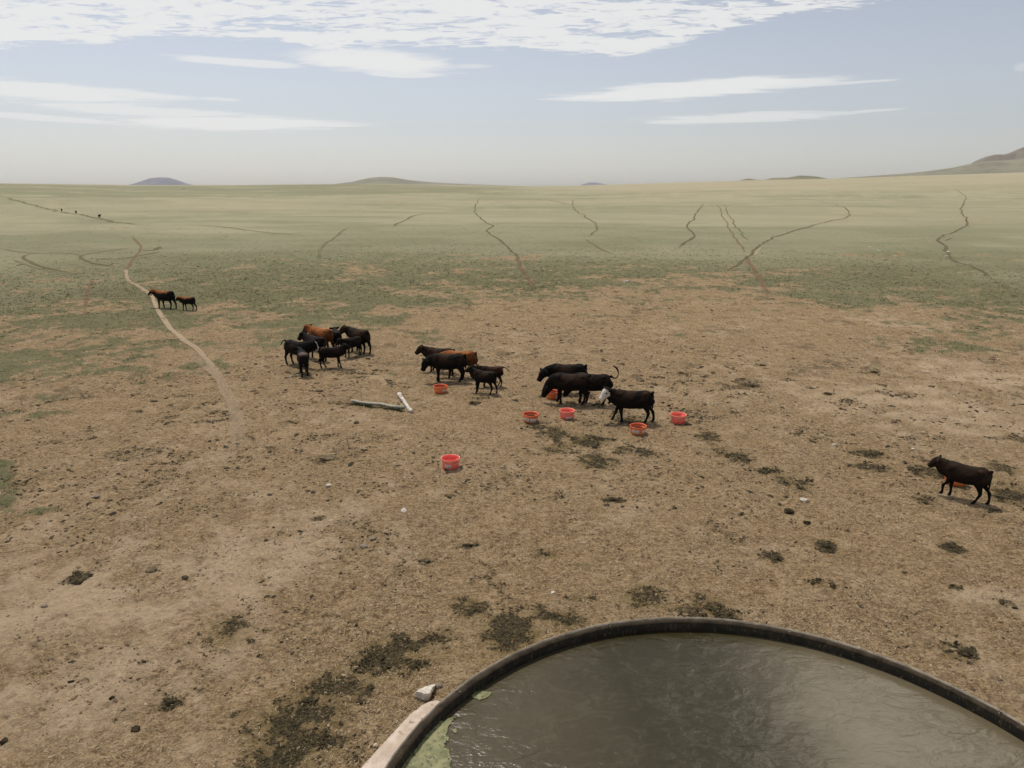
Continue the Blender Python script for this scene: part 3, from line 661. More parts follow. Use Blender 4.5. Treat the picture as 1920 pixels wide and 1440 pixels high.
V, Fc = lathe_ring([(TR - .012, -.05), (TR - .012, RIM_Z + .010), (TR, RIM_Z + .010), (TR, -.05)], 512, wob=.012, seed=3); mesh_obj('wall', V, Fc, M_edge, parent=tank)
V, Fc = lathe_ring([(TR - .125, .0), (TR - .125, RIM_Z - .03), (TR - .09, RIM_Z - .035), (TR - .09, .0)], 512, wob=.012, seed=3); mesh_obj('liner', V, Fc, M_wall, parent=tank)
prof = [(TR - .066 + .054 * math.cos(a) * (1.0 if math.cos(a) > 0 else 1.12), RIM_Z - .045 + .046 * math.sin(a)) for a in np.linspace(0, 2 * math.pi, 20, endpoint=False)]
V, Fc = lathe_ring(prof, 512, wob=.012, seed=3); mesh_obj('rim', V, Fc, M_rim, parent=tank)
for (px, py) in [(855, 1293), (1140, 1168), (1480, 1183), (1880, 1332)]:
    q = at(px, py, RIM_Z); a = math.atan2(q.y - TC.y, q.x - TC.x)
    pr = [(TR - .066 + .058 * math.cos(b) * (1.0 if math.cos(b) > 0 else 1.12), RIM_Z - .045 + .050 * math.sin(b)) for b in np.linspace(0, 2 * math.pi, 20, endpoint=False)]
    V, Fc = lathe_ring(pr, 3, a0=a - .0035, a1=a + .0035); sleeve = mesh_obj('joint_sleeve', V, Fc, M_rim, parent=tank)
    for s in (-1, 1):
        bm = bmesh.new(); mt = Matrix.Translation(((TR - .06 + s * .03) * math.cos(a), (TR - .06 + s * .03) * math.sin(a), RIM_Z + .004))
        bmesh.ops.create_cone(bm, cap_ends=True, segments=6, radius1=.011, radius2=.010, depth=.016, matrix=mt)
        me = bpy.data.meshes.new('bolt'); bm.to_mesh(me); bm.free(); me.materials.append(M_edge); bo = bpy.data.objects.new('bolt', me); COL.objects.link(bo); bo.parent = sleeve
# water surface
def water_mat():
    m, t, bs, out = new_mat('murky_water'); P = t.n('ShaderNodeTexCoord').outputs['Object']
    warp = t.noise(P, .55, 3, .5, .6); n1 = t.noise(P, .32, 3, .5, .5)
    n2 = t.noise(t.vec(P, (1, 1.5, 1), rot=(0, 0, .5)), 2.2, 5, .6, 1.6)
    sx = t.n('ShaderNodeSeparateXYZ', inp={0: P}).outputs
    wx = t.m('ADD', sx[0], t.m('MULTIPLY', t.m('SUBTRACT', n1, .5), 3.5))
    silt_glare = t.m('MAXIMUM', t.ss(wx, .4, 2.2), t.m('MULTIPLY', t.ss(wx, -1.1, -3.0), .40))  # lighter sides: silt tone plus cloud reflection brightness painted into the base colour
    c = t.mix(silt_glare, (.030, .025, .010), (.115, .094, .058)); c = t.mix(t.m('MULTIPLY', t.ss(n2, .48, .72), .30), c, (.095, .092, .05))
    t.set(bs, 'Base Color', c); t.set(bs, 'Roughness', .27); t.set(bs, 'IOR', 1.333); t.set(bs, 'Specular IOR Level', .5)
    w1 = t.noise(t.vec(P, (1.0, 1.9, 1), rot=(0, 0, .35)), 2.1, 3, .5, 1.2)
    w2 = t.noise(t.vec(P, (1.0, 1.6, 1), rot=(0, 0, -.4)), 8.5, 4, .55, 1.0)
    amp = t.ss(warp, .35, .7, .35, 1.0)
    h = t.m('MULTIPLY', t.m('ADD', t.m('MULTIPLY', w1, .040), t.m('MULTIPLY', w2, .009)), amp)
    t.set(bs, 'Normal', t.n('ShaderNodeBump', inp={'Height': h, 'Distance': 1.0, 'Strength': 1.0}).outputs[0]); return m
V = [(0, 0, 0)]; Fc = []
NA, NR = 256, 40
for i in range(1, NR + 1):
    for j in range(NA):
        a = j / NA * 2 * math.pi; V.append(((TR - .11) * i / NR * math.cos(a), (TR - .11) * i / NR * math.sin(a), 0))
Fc = [(0, 1 + j, 1 + (j + 1) % NA) for j in range(NA)]
for i in range(1, NR):
    for j in range(NA):
        k = (j + 1) % NA; Fc.append((1 + (i - 1) * NA + j, 1 + i * NA + j, 1 + i * NA + k, 1 + (i - 1) * NA + k))
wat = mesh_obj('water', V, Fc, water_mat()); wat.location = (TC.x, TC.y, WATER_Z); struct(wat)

# algae mats
def point_in(poly, x, y):
    c = np.zeros(x.shape, bool); n = len(poly)
    for i in range(n):
        x0, y0 = poly[i]; x1, y1 = poly[(i + 1) % n]
        cond = ((y0 > y) != (y1 > y)) & (x < (x1 - x0) * (y - y0) / (y1 - y0 + 1e-12) + x0); c ^= cond
    return c
def edge_dist(poly, x, y):
    d = np.full(x.shape, 1e9); n = len(poly)
    for i in range(n):
        a = np.array(poly[i]); b = np.array(poly[(i + 1) % n]); ab = b - a
        tt = np.clip(((x - a[0]) * ab[0] + (y - a[1]) * ab[1]) / (ab @ ab), 0, 1)
        d = np.minimum(d, np.hypot(x - a[0] - tt * ab[0], y - a[1] - tt * ab[1]))
    return np.where(point_in(poly, x, y), d, -d)
def sheet(name, poly, z0, thick, res, mat, edge_n=.05, seed=0, bump=.5, scale=.12):
    P = np.array(poly); x0, y0 = P.min(0) - .1; x1, y1 = P.max(0) + .1
    xs = np.arange(x0, x1, res); ys = np.arange(y0, y1, res); Xg, Yg = np.meshgrid(xs, ys)
    d = edge_dist(poly, Xg, Yg) + (fbm(Xg / scale, Yg / scale, seed, 5, .6) - .5) * edge_n * 2
    h = thick * np.clip(d / (thick * 1.5), 0, 1) ** .5 * (1 + bump * (fbm(Xg / (scale * .5), Yg / (scale * .5), seed + 9, 4, .6) - .5) * 2)
    inside = d > 0; keep = inside[:-1, :-1] & inside[1:, :-1] & inside[:-1, 1:] & inside[1:, 1:]
    idx = np.arange(Xg.size).reshape(Xg.shape)
    Fq = np.stack([idx[:-1, :-1], idx[:-1, 1:], idx[1:, 1:], idx[1:, :-1]], -1)[keep]
    used, inv = np.unique(Fq, return_inverse=True); V = np.stack([Xg, Yg, z0 + h], -1).reshape(-1, 3)[used]; Fq = inv.reshape(-1, 4)
    o = fast_mesh(name, V, Fq, mat)
    mod = o.modifiers.new('solid', 'SOLIDIFY'); mod.thickness = thick; mod.offset = -1
    return o
def algae_mat():
    m, t, bs, out = new_mat('algae'); P = t.n('ShaderNodeNewGeometry').outputs['Position']
    n = t.noise(P, 6, 6, .7); n2 = t.noise(P, 15, 7, .75)
    c = t.mix(t.ss(n, .35, .65), (.115, .125, .040), (.255, .240, .115)); c = t.mix(t.m('MULTIPLY', t.ss(n2, .48, .38), .8), c, (.035, .045, .016)); c = t.mix(t.m('MULTIPLY', t.ss(n2, .6, .75), .5), c, (.38, .38, .22))
    t.set(bs, 'Base Color', c); t.set(bs, 'Roughness', .6); t.set(bs, 'Normal', t.n('ShaderNodeBump', inp={'Height': n2, 'Distance': .012, 'Strength': .7}).outputs[0]); return m
AM = algae_mat()
def pp(lst, z): return [tuple(at(a, b, z)[:2]) for a, b in lst]
o = sheet('algae_mat', pp([(740, 1475), (745, 1430), (768, 1400), (778, 1380), (800, 1366), (818, 1352), (848, 1348), (852, 1362), (838, 1372), (842, 1390), (838, 1410), (842, 1440), (835, 1500), (720, 1500)], WATER_Z), WATER_Z + .003, .014, .008, AM, .13, 5, .9, .13)
tag(o, 'large bright green algae mat floating at the left edge of the tank', 'algae')
o = sheet('algae_mat', pp([(878, 1299), (893, 1296), (912, 1296), (924, 1299), (916, 1308), (900, 1314), (886, 1310)], WATER_Z), WATER_Z + .003, .01, .01, AM, .025, 6)
tag(o, 'small green algae clump floating by the tank rim above the large mat', 'algae')
o = sheet('algae_mat', pp([(846, 1368), (856, 1366), (858, 1374), (850, 1376)], WATER_Z), WATER_Z + .003, .008, .008, AM, .015, 8)
tag(o, 'tiny loose flake of green algae right of the large mat', 'algae')

# concrete footing strip beside the tank
def conc_mat():
    m, t, bs, out = new_mat('old_concrete'); P = t.n('ShaderNodeNewGeometry').outputs['Position']
    n = t.noise(P, 3, 6, .6); n2 = t.noise(P, 30, 6, .65); vo = t.noise(P, 11, 3, .5)
    c = t.mix(t.ss(n, .35, .65), (.46, .37, .295), (.60, .51, .43)); c = t.mix(t.m('MULTIPLY', t.ss(n2, .5, .7), .35), c, (.33, .24, .17)); c = t.mix(t.m('MULTIPLY', t.ss(vo, .62, .70), .85), c, (.25, .17, .11))
    t.set(bs, 'Base Color', c); t.set(bs, 'Roughness', .95)
    t.set(bs, 'Normal', t.n('ShaderNodeBump', inp={'Height': t.m('ADD', n2, t.m('MULTIPLY', vo, -.8)), 'Distance': .02, 'Strength': .7}).outputs[0]); return m
CM = conc_mat()
outer = pp([(600, 1520), (640, 1474), (668, 1440), (700, 1404), (735, 1366), (765, 1334), (788, 1316), (806, 1307), (822, 1305)], .12)
a_s = math.atan2(outer[-1][1] - TC.y, outer[-1][0] - TC.x); a_e = math.atan2(outer[0][1] - TC.y, outer[0][0] - TC.x)
if a_e < a_s: a_e += 2 * math.pi
inner = [(TC.x + (TR + .01) * math.cos(a_s + (a_e - a_s) * i / 30), TC.y + (TR + .01) * math.sin(a_s + (a_e - a_s) * i / 30)) for i in range(31)]
o = sheet('concrete_footing', outer + inner, .02, .10, .02, CM, .015, 15, .04, .2)
o.modifiers[0].thickness = .12
tag(o, 'pale broken strip of concrete curving along the outside of the tank on the left', 'concrete')
p = at(797, 1300, .05)
V = ICO4.copy(); V = V * (1 + n3(V, 1.0, 400)[:, None] * .9) * (1 + n3(V, 3.0, 410)[:, None] * .35) * (1 + n3(V, 9, 420)[:, None] * .12)
V = facet(V, 14, 77, .45, .85); V = V * (1 + n3(V, 5.0, 440)[:, None] * .35); V = np.clip(V, [-.9, -.8, -.6], [.9, .85, .55]); V *= np.array([.26, .16, .15])
o = mesh_obj('rock', V, ICO4F, SM['white']); o.location = (p.x, p.y, .07); o.rotation_euler = (0, 0, R(28)); tag(o, 'jagged white chunk of rock at the upper end of the concrete strip', 'rock')
V = ICO3.copy(); V = V * (1 + n3(V, 1.2, 430)[:, None] * .8); V *= np.array([.07, .05, .05]); p = at(822, 1288, .02)
o = mesh_obj('stone', V, ICO3F, SM['grey']); o.location = (p.x, p.y, .03); tag(o, 'small grey-brown stone touching the white chunk of rock by the tank', 'stone', 'loose stones on the bare ground')

# ------------------------------------------------------------------ loft helper
def ring(c, fwd, lat, ru, rl, n=16, sq=1.0, egg=0.0):
    up = fwd.cross(lat).normalized() * -1
    if up.z < 0 and abs(fwd.z) < .8: up = -up
    out = []
    for i in range(n):
        a = 2 * math.pi * i / n; cs, sn = math.cos(a), math.sin(a)
        cc = math.copysign(abs(cs) ** sq, cs); ss_ = math.copysign(abs(sn) ** sq, sn)
        w_ = rl * (1 + egg * -sn)
        out.append(c + lat * (cc * w_) + up * (ss_ * ru))
    return out
def loft(bm, pts, n=16, sq=1.0, lat=None, sub=3):
    """pts: (pos, r_up, r_lat[, egg]); smooth tapered closed tube"""
    P = [Vector(p[0]) for p in pts]; m = len(P)
    S = []
    for i in range(m - 1):
        for k in range(sub):
            s = k / sub
            def cr(g):
                a, b, c, d = g(max(i - 1, 0)), g(i), g(i + 1), g(min(i + 2, m - 1))
                return .5 * ((2 * b) + (c - a) * s + (2 * a - 5 * b + 4 * c - d) * s * s + (3 * b - a - 3 * c + d) * s ** 3)
            S.append((cr(lambda q: P[q]), cr(lambda q: pts[q][1]), cr(lambda q: pts[q][2]), cr(lambda q: (pts[q][3] if len(pts[q]) > 3 else 0.0))))
    S.append((P[-1], pts[-1][1], pts[-1][2], pts[-1][3] if len(pts[-1]) > 3 else 0.0))
    rings = []
    for i, (c, ru, rl, eg) in enumerate(S):
        f = (S[min(i + 1, len(S) - 1)][0] - S[max(i - 1, 0)][0])
        f = f.normalized() if f.length > 1e-9 else Vector((1, 0, 0))
        L = lat if lat else Vector((0, 1, 0)); L = (L - f * L.dot(f))
        L = L.normalized() if L.length > 1e-6 else Vector((0, 1, 0))
        U = f.cross(L).normalized()
        if U.z < 0: U = -U
        rg = []
        for k in range(n):
            a = 2 * math.pi * k / n; cs, sn = math.cos(a), math.sin(a)
            cc = math.copysign(abs(cs) ** sq, cs); s2 = math.copysign(abs(sn) ** sq, sn)
            rg.append(bm.verts.new(c + L * (cc * rl * (1 - eg * sn)) + U * (s2 * ru)))
        rings.append(rg)
    fl = None
    for a, b in zip(rings, rings[1:]):
        for k in range(n):
            j = (k + 1) % n; bm.faces.new((a[k], a[j], b[j], b[k]))
    bm.faces.new(rings[0][::-1]); bm.faces.new(rings[-1])

# ------------------------------------------------------------------ cattle
def coat_mat():
    m, t, bs, out = new_mat('cattle_coat'); P = t.n('ShaderNodeTexCoord').outputs['Object']
    a = t.n('ShaderNodeAttribute', attribute_name='coat'); n = t.noise(t.vec(P, (1, 1, 2)), 25, 5, .6); n2 = t.noise(P, 6, 3, .6)
    c = t.mix(t.m('MULTIPLY', t.ss(n, .5, .75), .35), a.outputs[0], t.mix(.5, a.outputs[0], (.0, .0, .0)))
    t.set(bs, 'Base Color', c); t.set(bs, 'Roughness', t.ss(n2, .3, .7, .7, .9)); t.set(bs, 'Specular IOR Level', .10)
    t.set(bs, 'Normal', t.n('ShaderNodeBump', inp={'Height': n, 'Distance': .008, 'Strength': .4}).outputs[0]); return m
COAT = coat_mat()
m_, t_, b_, o_ = new_mat('eye_dark'); t_.set(b_, 'Base Color', (.01, .008, .006)); t_.set(b_, 'Roughness', .15); EYE = m_
def smooth3(V, s, seed): return fbm(V[:, 0] * s + V[:, 2] * s * .7, V[:, 1] * s * 1.1 + V[:, 2] * s * 1.3, seed, 4, .55)
def build_cow(px, py, yaw, h, label, neck='level', hyaw=0, head_yaw=0, gait=(0, 0, 0, 0), lift=(0, 0, 0, 0), tail='down', coat='black', slim=1.0, girth=1.0, calf=False,
              near=True, group=None, dx=0, pitch=0, vox=None, face=None, seed=0, name=None, cat=None):
    """yaw: heading in degrees, 0 = facing right, 90 = away from camera, 180 = left. h = height at the withers"""
    bm = bmesh.new(); g = girth
    # trunk
    bl = .86 if calf else .98                     # body length
    dp = .87 if calf else .95                     # body depth
    def T(x, zt, zb, wd, egg=0): # top, bottom
        zb = zt - (zt - zb) * dp
        return (Vector((x * bl, 0, (zt + zb) / 2)), (zt - zb) / 2, wd * g * (.9 if calf else 1), egg)
    loft(bm, [T(-.640, .88, .66, .05), T(-.615, .955, .55, .125), T(-.54, .985, .48, .175), T(-.42, 1.0, .43, .21), T(-.26, .975, .415, .22, .06), T(-.08, .965, .395, .245, .12), T(.10, .965, .39, .248, .14),
              T(.26, .985, .395, .222, .10), T(.38, 1.0, .42, .19, .02), T(.48, .975, .46, .15), T(.56, .92, .53, .105), T(.60, .85, .62, .05)], n=24, sq=.88, sub=3)
    # hip and shoulder bones
    def ell(c, r, rot=None):
        mt = Matrix.Translation(c)
        if rot: mt = mt @ rot
        bmesh.ops.create_uvsphere(bm, u_segments=16, v_segments=10, radius=1, matrix=mt @ Matrix.Diagonal((*r, 1)))
    for s in (-1, 1):
        ell(Vector((-.40 * bl, s * .135 * g, .90)), (.085, .06, .07)); ell(Vector((.34 * bl, s * .125 * g, .80)), (.11, .065, .15)); ell(Vector((-.47 * bl, s * .11, .74)), (.14, .085, .17))
    ell(Vector((-.625 * bl, 0, .93)), (.05, .05, .05))
    # neck + head
    N = {'up': ((.63, .98), (.73, 1.08), 34), 'level': ((.64, .93), (.76, .985), 42), 'low': ((.65, .80), (.79, .75), 52), 'down': ((.65, .66), (.76, .52), 64), 'graze': ((.66, .58), (.76, .32), 70), 'high': ((.62, 1.04), (.72, 1.24), 15)}[neck]
    nb = Vector((.44 * bl, 0, .80)); off = (bl - 1) * .5
    def rz(v_, a):
        d = v_ - nb; c_, s_ = math.cos(a), math.sin(a); return nb + Vector((d.x * c_ - d.y * s_, d.x * s_ + d.y * c_, d.z))
    hy = R(hyaw); nm = rz(Vector((N[0][0] + off, 0, N[0][1])), hy * .55); poll = rz(Vector((N[1][0] + off, 0, N[1][1])), hy)
    if calf: nm = nb + (nm - nb) * .95; poll = nb + (poll - nb) * .90
    nlat = Vector((-math.sin(hy * .7), math.cos(hy * .7), 0))
    loft(bm, [(nb + Vector((-.10, 0, .0)), .20, .16), (nb + Vector((.02, 0, -.05)), .225, .15), (nm + (nb - nm) * .35 + Vector((0, 0, -.07)), .215, .13), (nm + Vector((0, 0, -.075)), .185, .118), (poll + Vector((-.02, 0, -.07)), .14, .105)], n=16, sub=3, lat=nlat)
    ha = hy + R(head_yaw); hp = R(N[2] + pitch); hd = Vector((math.cos(ha) * math.cos(hp), math.sin(ha) * math.cos(hp), -math.sin(hp))); hl = Vector((-math.sin(ha), math.cos(ha), 0)); hu = hl.cross(hd); hu = -hu if hu.z < 0 else hu
    L = .345 if not calf else .29; q = 1.12 if not calf else 1.0
    hc = poll - hu * .035
    hpts = [(-.10, 0, .06, .06), (-.05, .0, .10, .095), (.05, -.01, .122, .105), (.14, -.014, .118, .098), (.22, -.016, .096, .078), (.29, -.018, .082, .070), (.345, -.016, .078, .076), (.378, -.018, .055, .058)]
    loft(bm, [(hc + hd * (a * L / .37) + hu * b, ru * q, rl * q) for a, b, ru, rl in hpts], n=16, sub=2, lat=hl)
    # ears
    for s in (-1, 1):
        e0 = hc + hd * -.015 + hl * (s * .095) + hu * .03; ed = (hl * s - hu * .05 - hd * .18).normalized()
        rot = ed.to_track_quat('X', 'Z').to_matrix().to_4x4()
        ell(e0 + ed * .065, (.105, .028, .058), rot)
    # legs: (x, side, front?, gait, lift)
    lw = 1.0 if calf else 1.18
    for i, (fx, s, fr) in enumerate([(.33, 1, True), (.33, -1, True), (-.47, 1, False), (-.47, -1, False)]):
        st, lf = gait[i], lift[i]; fx *= bl
        if fr:
            yy = s * .115 * g; bend = lf * 1.3
            J = [(Vector((fx, yy, .72)), .13, .07), (Vector((fx - .01, yy, .56)), .095 * lw, .062 * lw), (Vector((fx + st * .25, yy, .43)), .062 * lw, .048 * lw), (Vector((fx + st * .55 + bend * .5, yy * .97, .30 + lf * .5)), .042 * lw, .040 * lw), (Vector((fx + st * .56 + bend * .45, yy * .97, .255 + lf * .5)), .040 * lw, .037 * lw),
                 (Vector((fx + st * .85 - bend * .1, yy * .95, .15 + lf * .8)), .029 * lw, .027 * lw), (Vector((fx + st * .97 - bend * .35, yy * .95, .075 + lf)), .036 * lw, .034 * lw), (Vector((fx + st + .015 - bend * .35, yy * .95, .035 + lf)), .044, .038), (Vector((fx + st + .025 - bend * .35, yy * .95, .0 + lf)), .050, .042)]
        else:
            yy = s * .12 * g; ba = lf
            J = [(Vector((fx + .02, yy * .9, .78)), .16, .085), (Vector((fx + .05, yy, .64)), .145, .088), (Vector((fx + .04 + st * .2 + ba * .3, yy, .52)), .105 * lw, .068 * lw), (Vector((fx - .02 + st * .35, yy, .42)), .066 * lw, .045 * lw), (Vector((fx - .075 + st * .55, yy * .97, .325 + lf * .4)), .048 * lw, .037 * lw), (Vector((fx - .075 + st * .62, yy * .97, .275 + lf * .5)), .042 * lw, .035 * lw),
                 (Vector((fx - .055 + st * .85 - ba * .3, yy * .95, .16 + lf * .8)), .030 * lw, .028 * lw), (Vector((fx - .03 + st * .97 - ba * .5, yy * .95, .075 + lf)), .037 * lw, .034 * lw), (Vector((fx - .005 + st - ba * .5, yy * .95, .035 + lf)), .045, .038), (Vector((fx + .005 + st - ba * .5, yy * .95, .0 + lf)), .050, .042)]
        bmx = [(a, b, c) for a, b, c in J]
        # legs run downwards: use X as the 'up' axis of each section
        P = bmx; S = []
        m = len(P)
        for a_i in range(m - 1):
            for kk in range(2):
                s_ = kk / 2; S.append(tuple(P[a_i][q_] * (1 - s_) + P[a_i + 1][q_] * s_ for q_ in range(3)))
        S.append(P[-1]); rings = []
        for (c_, rx_, ry_) in S:
            rings.append([bm.verts.new(c_ + Vector((rx_ * math.cos(k2 * math.pi / 6), ry_ * math.sin(k2 * math.pi / 6), 0))) for k2 in range(12)])
        for ra, rb in zip(rings, rings[1:]):
            for k2 in range(12): bm.faces.new((ra[k2], rb[k2], rb[(k2 + 1) % 12], ra[(k2 + 1) % 12]))
        bm.faces.new(rings[0]); bm.faces.new(rings[-1][::-1])
    # tail
    tb = Vector((-.60 * bl, 0, .90 if tail in ('down', 'swing') else .93))
    TL = {'down': [(-.03, 0, -.02), (-.045, 0, -.12), (-.045, .01, -.30), (-.04, .015, -.43), (-.045, .02, -.56)],
          'swing': [(-.03, 0, -.02), (-.08, .03, -.10), (-.10, .08, -.28), (-.12, .13, -.42), (-.14, .18, -.54)],
          'out': [(-.05, 0, .02), (-.13, .0, .0), (-.22, .01, -.07), (-.29, .02, -.15), (-.34, .02, -.20)],
          'up': [(-.04, 0, .0), (-.12, .0, -.05), (-.21, .0, .0), (-.24, .0, .12), (-.20, .0, .25), (-.12, 0, .33), (-.06, 0, .36)]}[tail]
    rr = [.028, .024, .020, .020, .030, .026, .015] if len(TL) == 7 else [.028, .024, .019, .026, .018]
    if tail == 'out': rr = [.028, .024, .020, .022, .014]
    loft(bm, [(tb + Vector((.04, 0, -.01)), .03, .03)] + [(tb + Vector(a), r2, r2) for a, r2 in zip(TL, rr)], n=8, sub=3)
    if coat != 'none' and not calf: loft(bm, [(Vector((-.18, 0, .47)), .02, .03), (Vector((-.24, 0, .455)), .03, .045), (Vector((-.32, 0, .49)), .02, .03)], n=8)
    bmesh.ops.recalc_face_normals(bm, faces=bm.faces)
    me = bpy.data.meshes.new('tmp'); bm.to_mesh(me); bm.free()
    ob = bpy.data.objects.new('tmp', me); COL.objects.link(ob)
    rm = ob.modifiers.new('r', 'REMESH'); rm.mode = 'VOXEL'; rm.voxel_size = vox or (.0125 if near else .02); rm.use_smooth_shade = True
    sm = ob.modifiers.new('s', 'SMOOTH'); sm.factor = .5; sm.iterations = 4 if near else 2
    dg = bpy.context.evaluated_depsgraph_get(); ev = ob.evaluated_get(dg); me2 = bpy.data.meshes.new_from_object(ev); bpy.data.objects.remove(ob); bpy.data.meshes.remove(me)
    me2.name = 'cow_body'; me2.shade_smooth(); me2.materials.clear(); me2.materials.append(COAT)
    n = len(me2.vertices); co = np.zeros(n * 3, np.float32); me2.vertices.foreach_get('co', co); V = co.reshape(-1, 3).astype(float)
    # coat colours (patches, not shading)
    blk = np.array([.0062, .0052, .0042]); brn = np.array([.045, .024, .014]); red = np.array([.31, .108, .030]); dred = np.array([.11, .038, .014]); wht = np.array([.62, .57, .50]); pink = np.array([.13, .09, .08])
    C = np.tile(blk, (n, 1)); ns = smooth3(V, 4, 500 + seed); ns2 = smooth3(V, 11, 600 + seed)
    body = sst(V[:, 2], .62, .85) * sst(V[:, 0], -.62, -.45) * (1 - sst(V[:, 0], .42, .6))
    def blend(C, col, k): return C * (1 - k[:, None]) + col * k[:, None]
    if coat == 'black': C = blend(C, brn * .8, np.clip(body * sst(ns + ns2 * .4, .60, .95) * .9, 0, 1))
    if coat == 'brown': C = blend(C, brn * 1.0, np.clip(sst(V[:, 2], .5, .85) * (.2 + .5 * sst(ns + .4 * ns2, .5, .9)), 0, 1)); C = blend(C, dred * .6, np.clip(body * sst(ns, .52, .8) * .5, 0, 1))
    if coat == 'red':
        C = np.tile(dred * .8, (n, 1)); C = blend(C, red, np.clip(sst(V[:, 2] + (ns - .5) * .5, .68, .86) * (.25 + .75 * sst(V[:, 0], -.55, -.35)) * (.55 + .45 * sst(ns2, .35, .6)), 0, 1)); C = blend(C, blk, np.clip((1 - sst(V[:, 2], .35, .5)) + sst(V[:, 0], .62, .8), 0, 1) * .8)
    if coat == 'redback':
        C = blend(C, red * .8, np.clip(sst(V[:, 2] + (ns - .5) * .22, .84, .95) * sst(V[:, 0], -.50, -.25), 0, 1))
    if coat == 'pink': C = blend(C, pink, np.clip(sst(V[:, 2], .84, .95) * (1 - sst(V[:, 0], -.3, .0)), 0, 1))
    rel = V - np.array(hc); fd = rel @ np.array(hd); fu = rel @ np.array(hu); fl = np.abs(rel @ np.array(hl)); onhead = (fd > -.12) & (fd < L + .06) & (fl < .125) & (np.abs(fu) < .16)
    if face == 'white': C = blend(C, wht, onhead * sst(fd + (ns2 - .5) * .08, -.02, .05) * sst(fu + .12, 0, .04)); C = blend(C, blk * 2, onhead * sst(fl, .055, .065) * np.exp(-((fd - .10) ** 2 + (fu - .03) ** 2) / .0011))
    if face == 'blaze': C = blend(C, wht, onhead * (1 - sst(fl - .02 * sst(fd, .15, .35) * 2, .022, .040)) * sst(fu, .0, .03) * sst(fd, .0, .05)); C = blend(C, wht, onhead * sst(fd, .27, .32))
    if face == 'chin': C = blend(C, wht, onhead * sst(fd, .12, .2) * (1 - sst(fu, -.05, -.02)))
    hoof = 1 - sst(V[:, 2], .035, .05); C = blend(C, np.array([.03, .025, .02]), hoof * .7)
    V *= h; me2.vertices.foreach_set('co', V.astype(np.float32).ravel()); me2.update(); add_col(me2, 'coat', np.c_[np.clip(C, 0, 1), np.ones(n)])
    nm_ = name or ('calf' if calf else 'cow')
    ob = bpy.data.objects.new(nm_, me2); COL.objects.link(ob); p = at(px, py); ob.location = (p.x, p.y, float(gz(np.array([p.x]), np.array([p.y]))[0]) - .01 if near else p.z)
    ob.rotation_euler = (0, 0, R(yaw)); tag(ob, label, cat or nm_, group)
    if near:
        for s in (-1, 1):
            V2 = ICO3[:, :] * .017 * h + np.array((hc + hd * .10 + hl * (s * .094 * q) + hu * .03) * h); mesh_obj('eye', V2, ICO3F, EYE, parent=ob)
    return ob
G = 'cattle around the feed tubs'
# px, py = ground point under the middle of the body
# right, lone
build_cow(1801, 935, 137, 1.04, 'lone dark brown calf striding left past a half-hidden orange tub at the right edge', 'level', 4, 0, (.17, -.02, .12, -.16), (.07, 0, .0, 0), 'down', 'brown', calf=True, group=G, seed=1, pitch=2)
# white-faced cow
build_cow(1182, 790, 172, 1.20, 'black cow with a white face walking left, in front of the others by the tubs', 'level', 10, 22, (-.07, .20, .05, -.20), (0, 0, 0, 0), 'down', 'black', face='white', group=G, seed=2, girth=.95, pitch=6)
build_cow(1068, 757, 172, 1.22, 'big black cow with its muzzle down in the orange tub behind the pink one', 'down', 4, 0, (-.05, .06, .06, -.05), tail='down', coat='black', girth=1.1, group=G, seed=3)
build_cow(1108, 757, 165, 1.22, 'black cow flicking its tail up over its back, behind the white-faced cow', 'down', 0, 0, (.0, .05, .09, -.10), tail='up', coat='black', group=G, seed=4)
build_cow(1062, 737, 178, 1.25, 'black cow farthest back of the tub group, only its back and head showing', 'low', 12, 20, (.05, -.05, .05, -.05), tail='down', coat='black', group=G, seed=5)
# middle group
build_cow(840, 715, 180, 1.25, 'large black cow standing over the orange tub with its head lowered', 'low', 20, 15, (-.02, .04, .06, -.02), coat='black', girth=1.08, group=G, seed=6, pitch=12)
build_cow(862, 707, 172, 1.22, 'orange-red cow mostly hidden behind the large black one in the middle group', 'low', 0, 0, (.03, -.04, -.05, .05), coat='red', group=G, seed=7)
build_cow(825, 697, 164, 1.15, 'dark cow looking left with its ear up, rearmost of the middle group', 'level', 10, 10, (.0, .0, .0, .0), coat='brown', group=G, seed=8)
build_cow(921, 724, 176, .92, 'dark brown calf with its tail stuck out behind, right of the middle group', 'level', 0, 0, (.0, .06, -.02, .10), tail='out', coat='brown', calf=True, group=G, seed=9)
build_cow(908, 737, 152, .98, 'small black calf stepping forward with its nose raised, in front of the brown calf', 'up', 5, 0, (.02, .10, .08, -.10), coat='black', calf=True, group=G, seed=10, pitch=-5)
# left cluster
build_cow(604, 658, 146, 1.25, 'cow with a bright orange-red back in the rear of the left cluster', 'level', 8, 0, (.0, .05, .05, -.05), coat='red', group=G, seed=11)
build_cow(633, 656, 112, 1.05, 'black calf standing tight against the rump of the orange-backed cow', 'level', 0, 0, (.0, .05, .06, -.06), tail='swing', coat='black', calf=True, group=G, seed=12)
build_cow(592, 674, 140, 1.2, 'black cow with head raised in front of the orange-backed cow', 'level', 5, 10, (.0, .05, .05, -.05), coat='black', group=G, seed=13)
build_cow(561, 686, -28, 1.2, 'black cow with a white blaze facing right, tail out at the left of its cluster', 'level', 20, 15, (.02, -.05, .04, -.06), tail='out', coat='black', face='blaze', group=G, seed=14, pitch=12)
build_cow(570, 702, 112, 1.1, 'black calf with a greyish-pink rump, seen from behind in front of the blazed cow', 'level', 15, 10, (.02, -.04, -.06, .06), coat='pink', calf=True, group=G, seed=15)
build_cow(624, 690, 8, 1.0, 'black calf stretching its neck to the right in front of the left cluster', 'up', 12, 10, (-.05, .10, .08, -.08), coat='black', calf=True, group=G, seed=16)
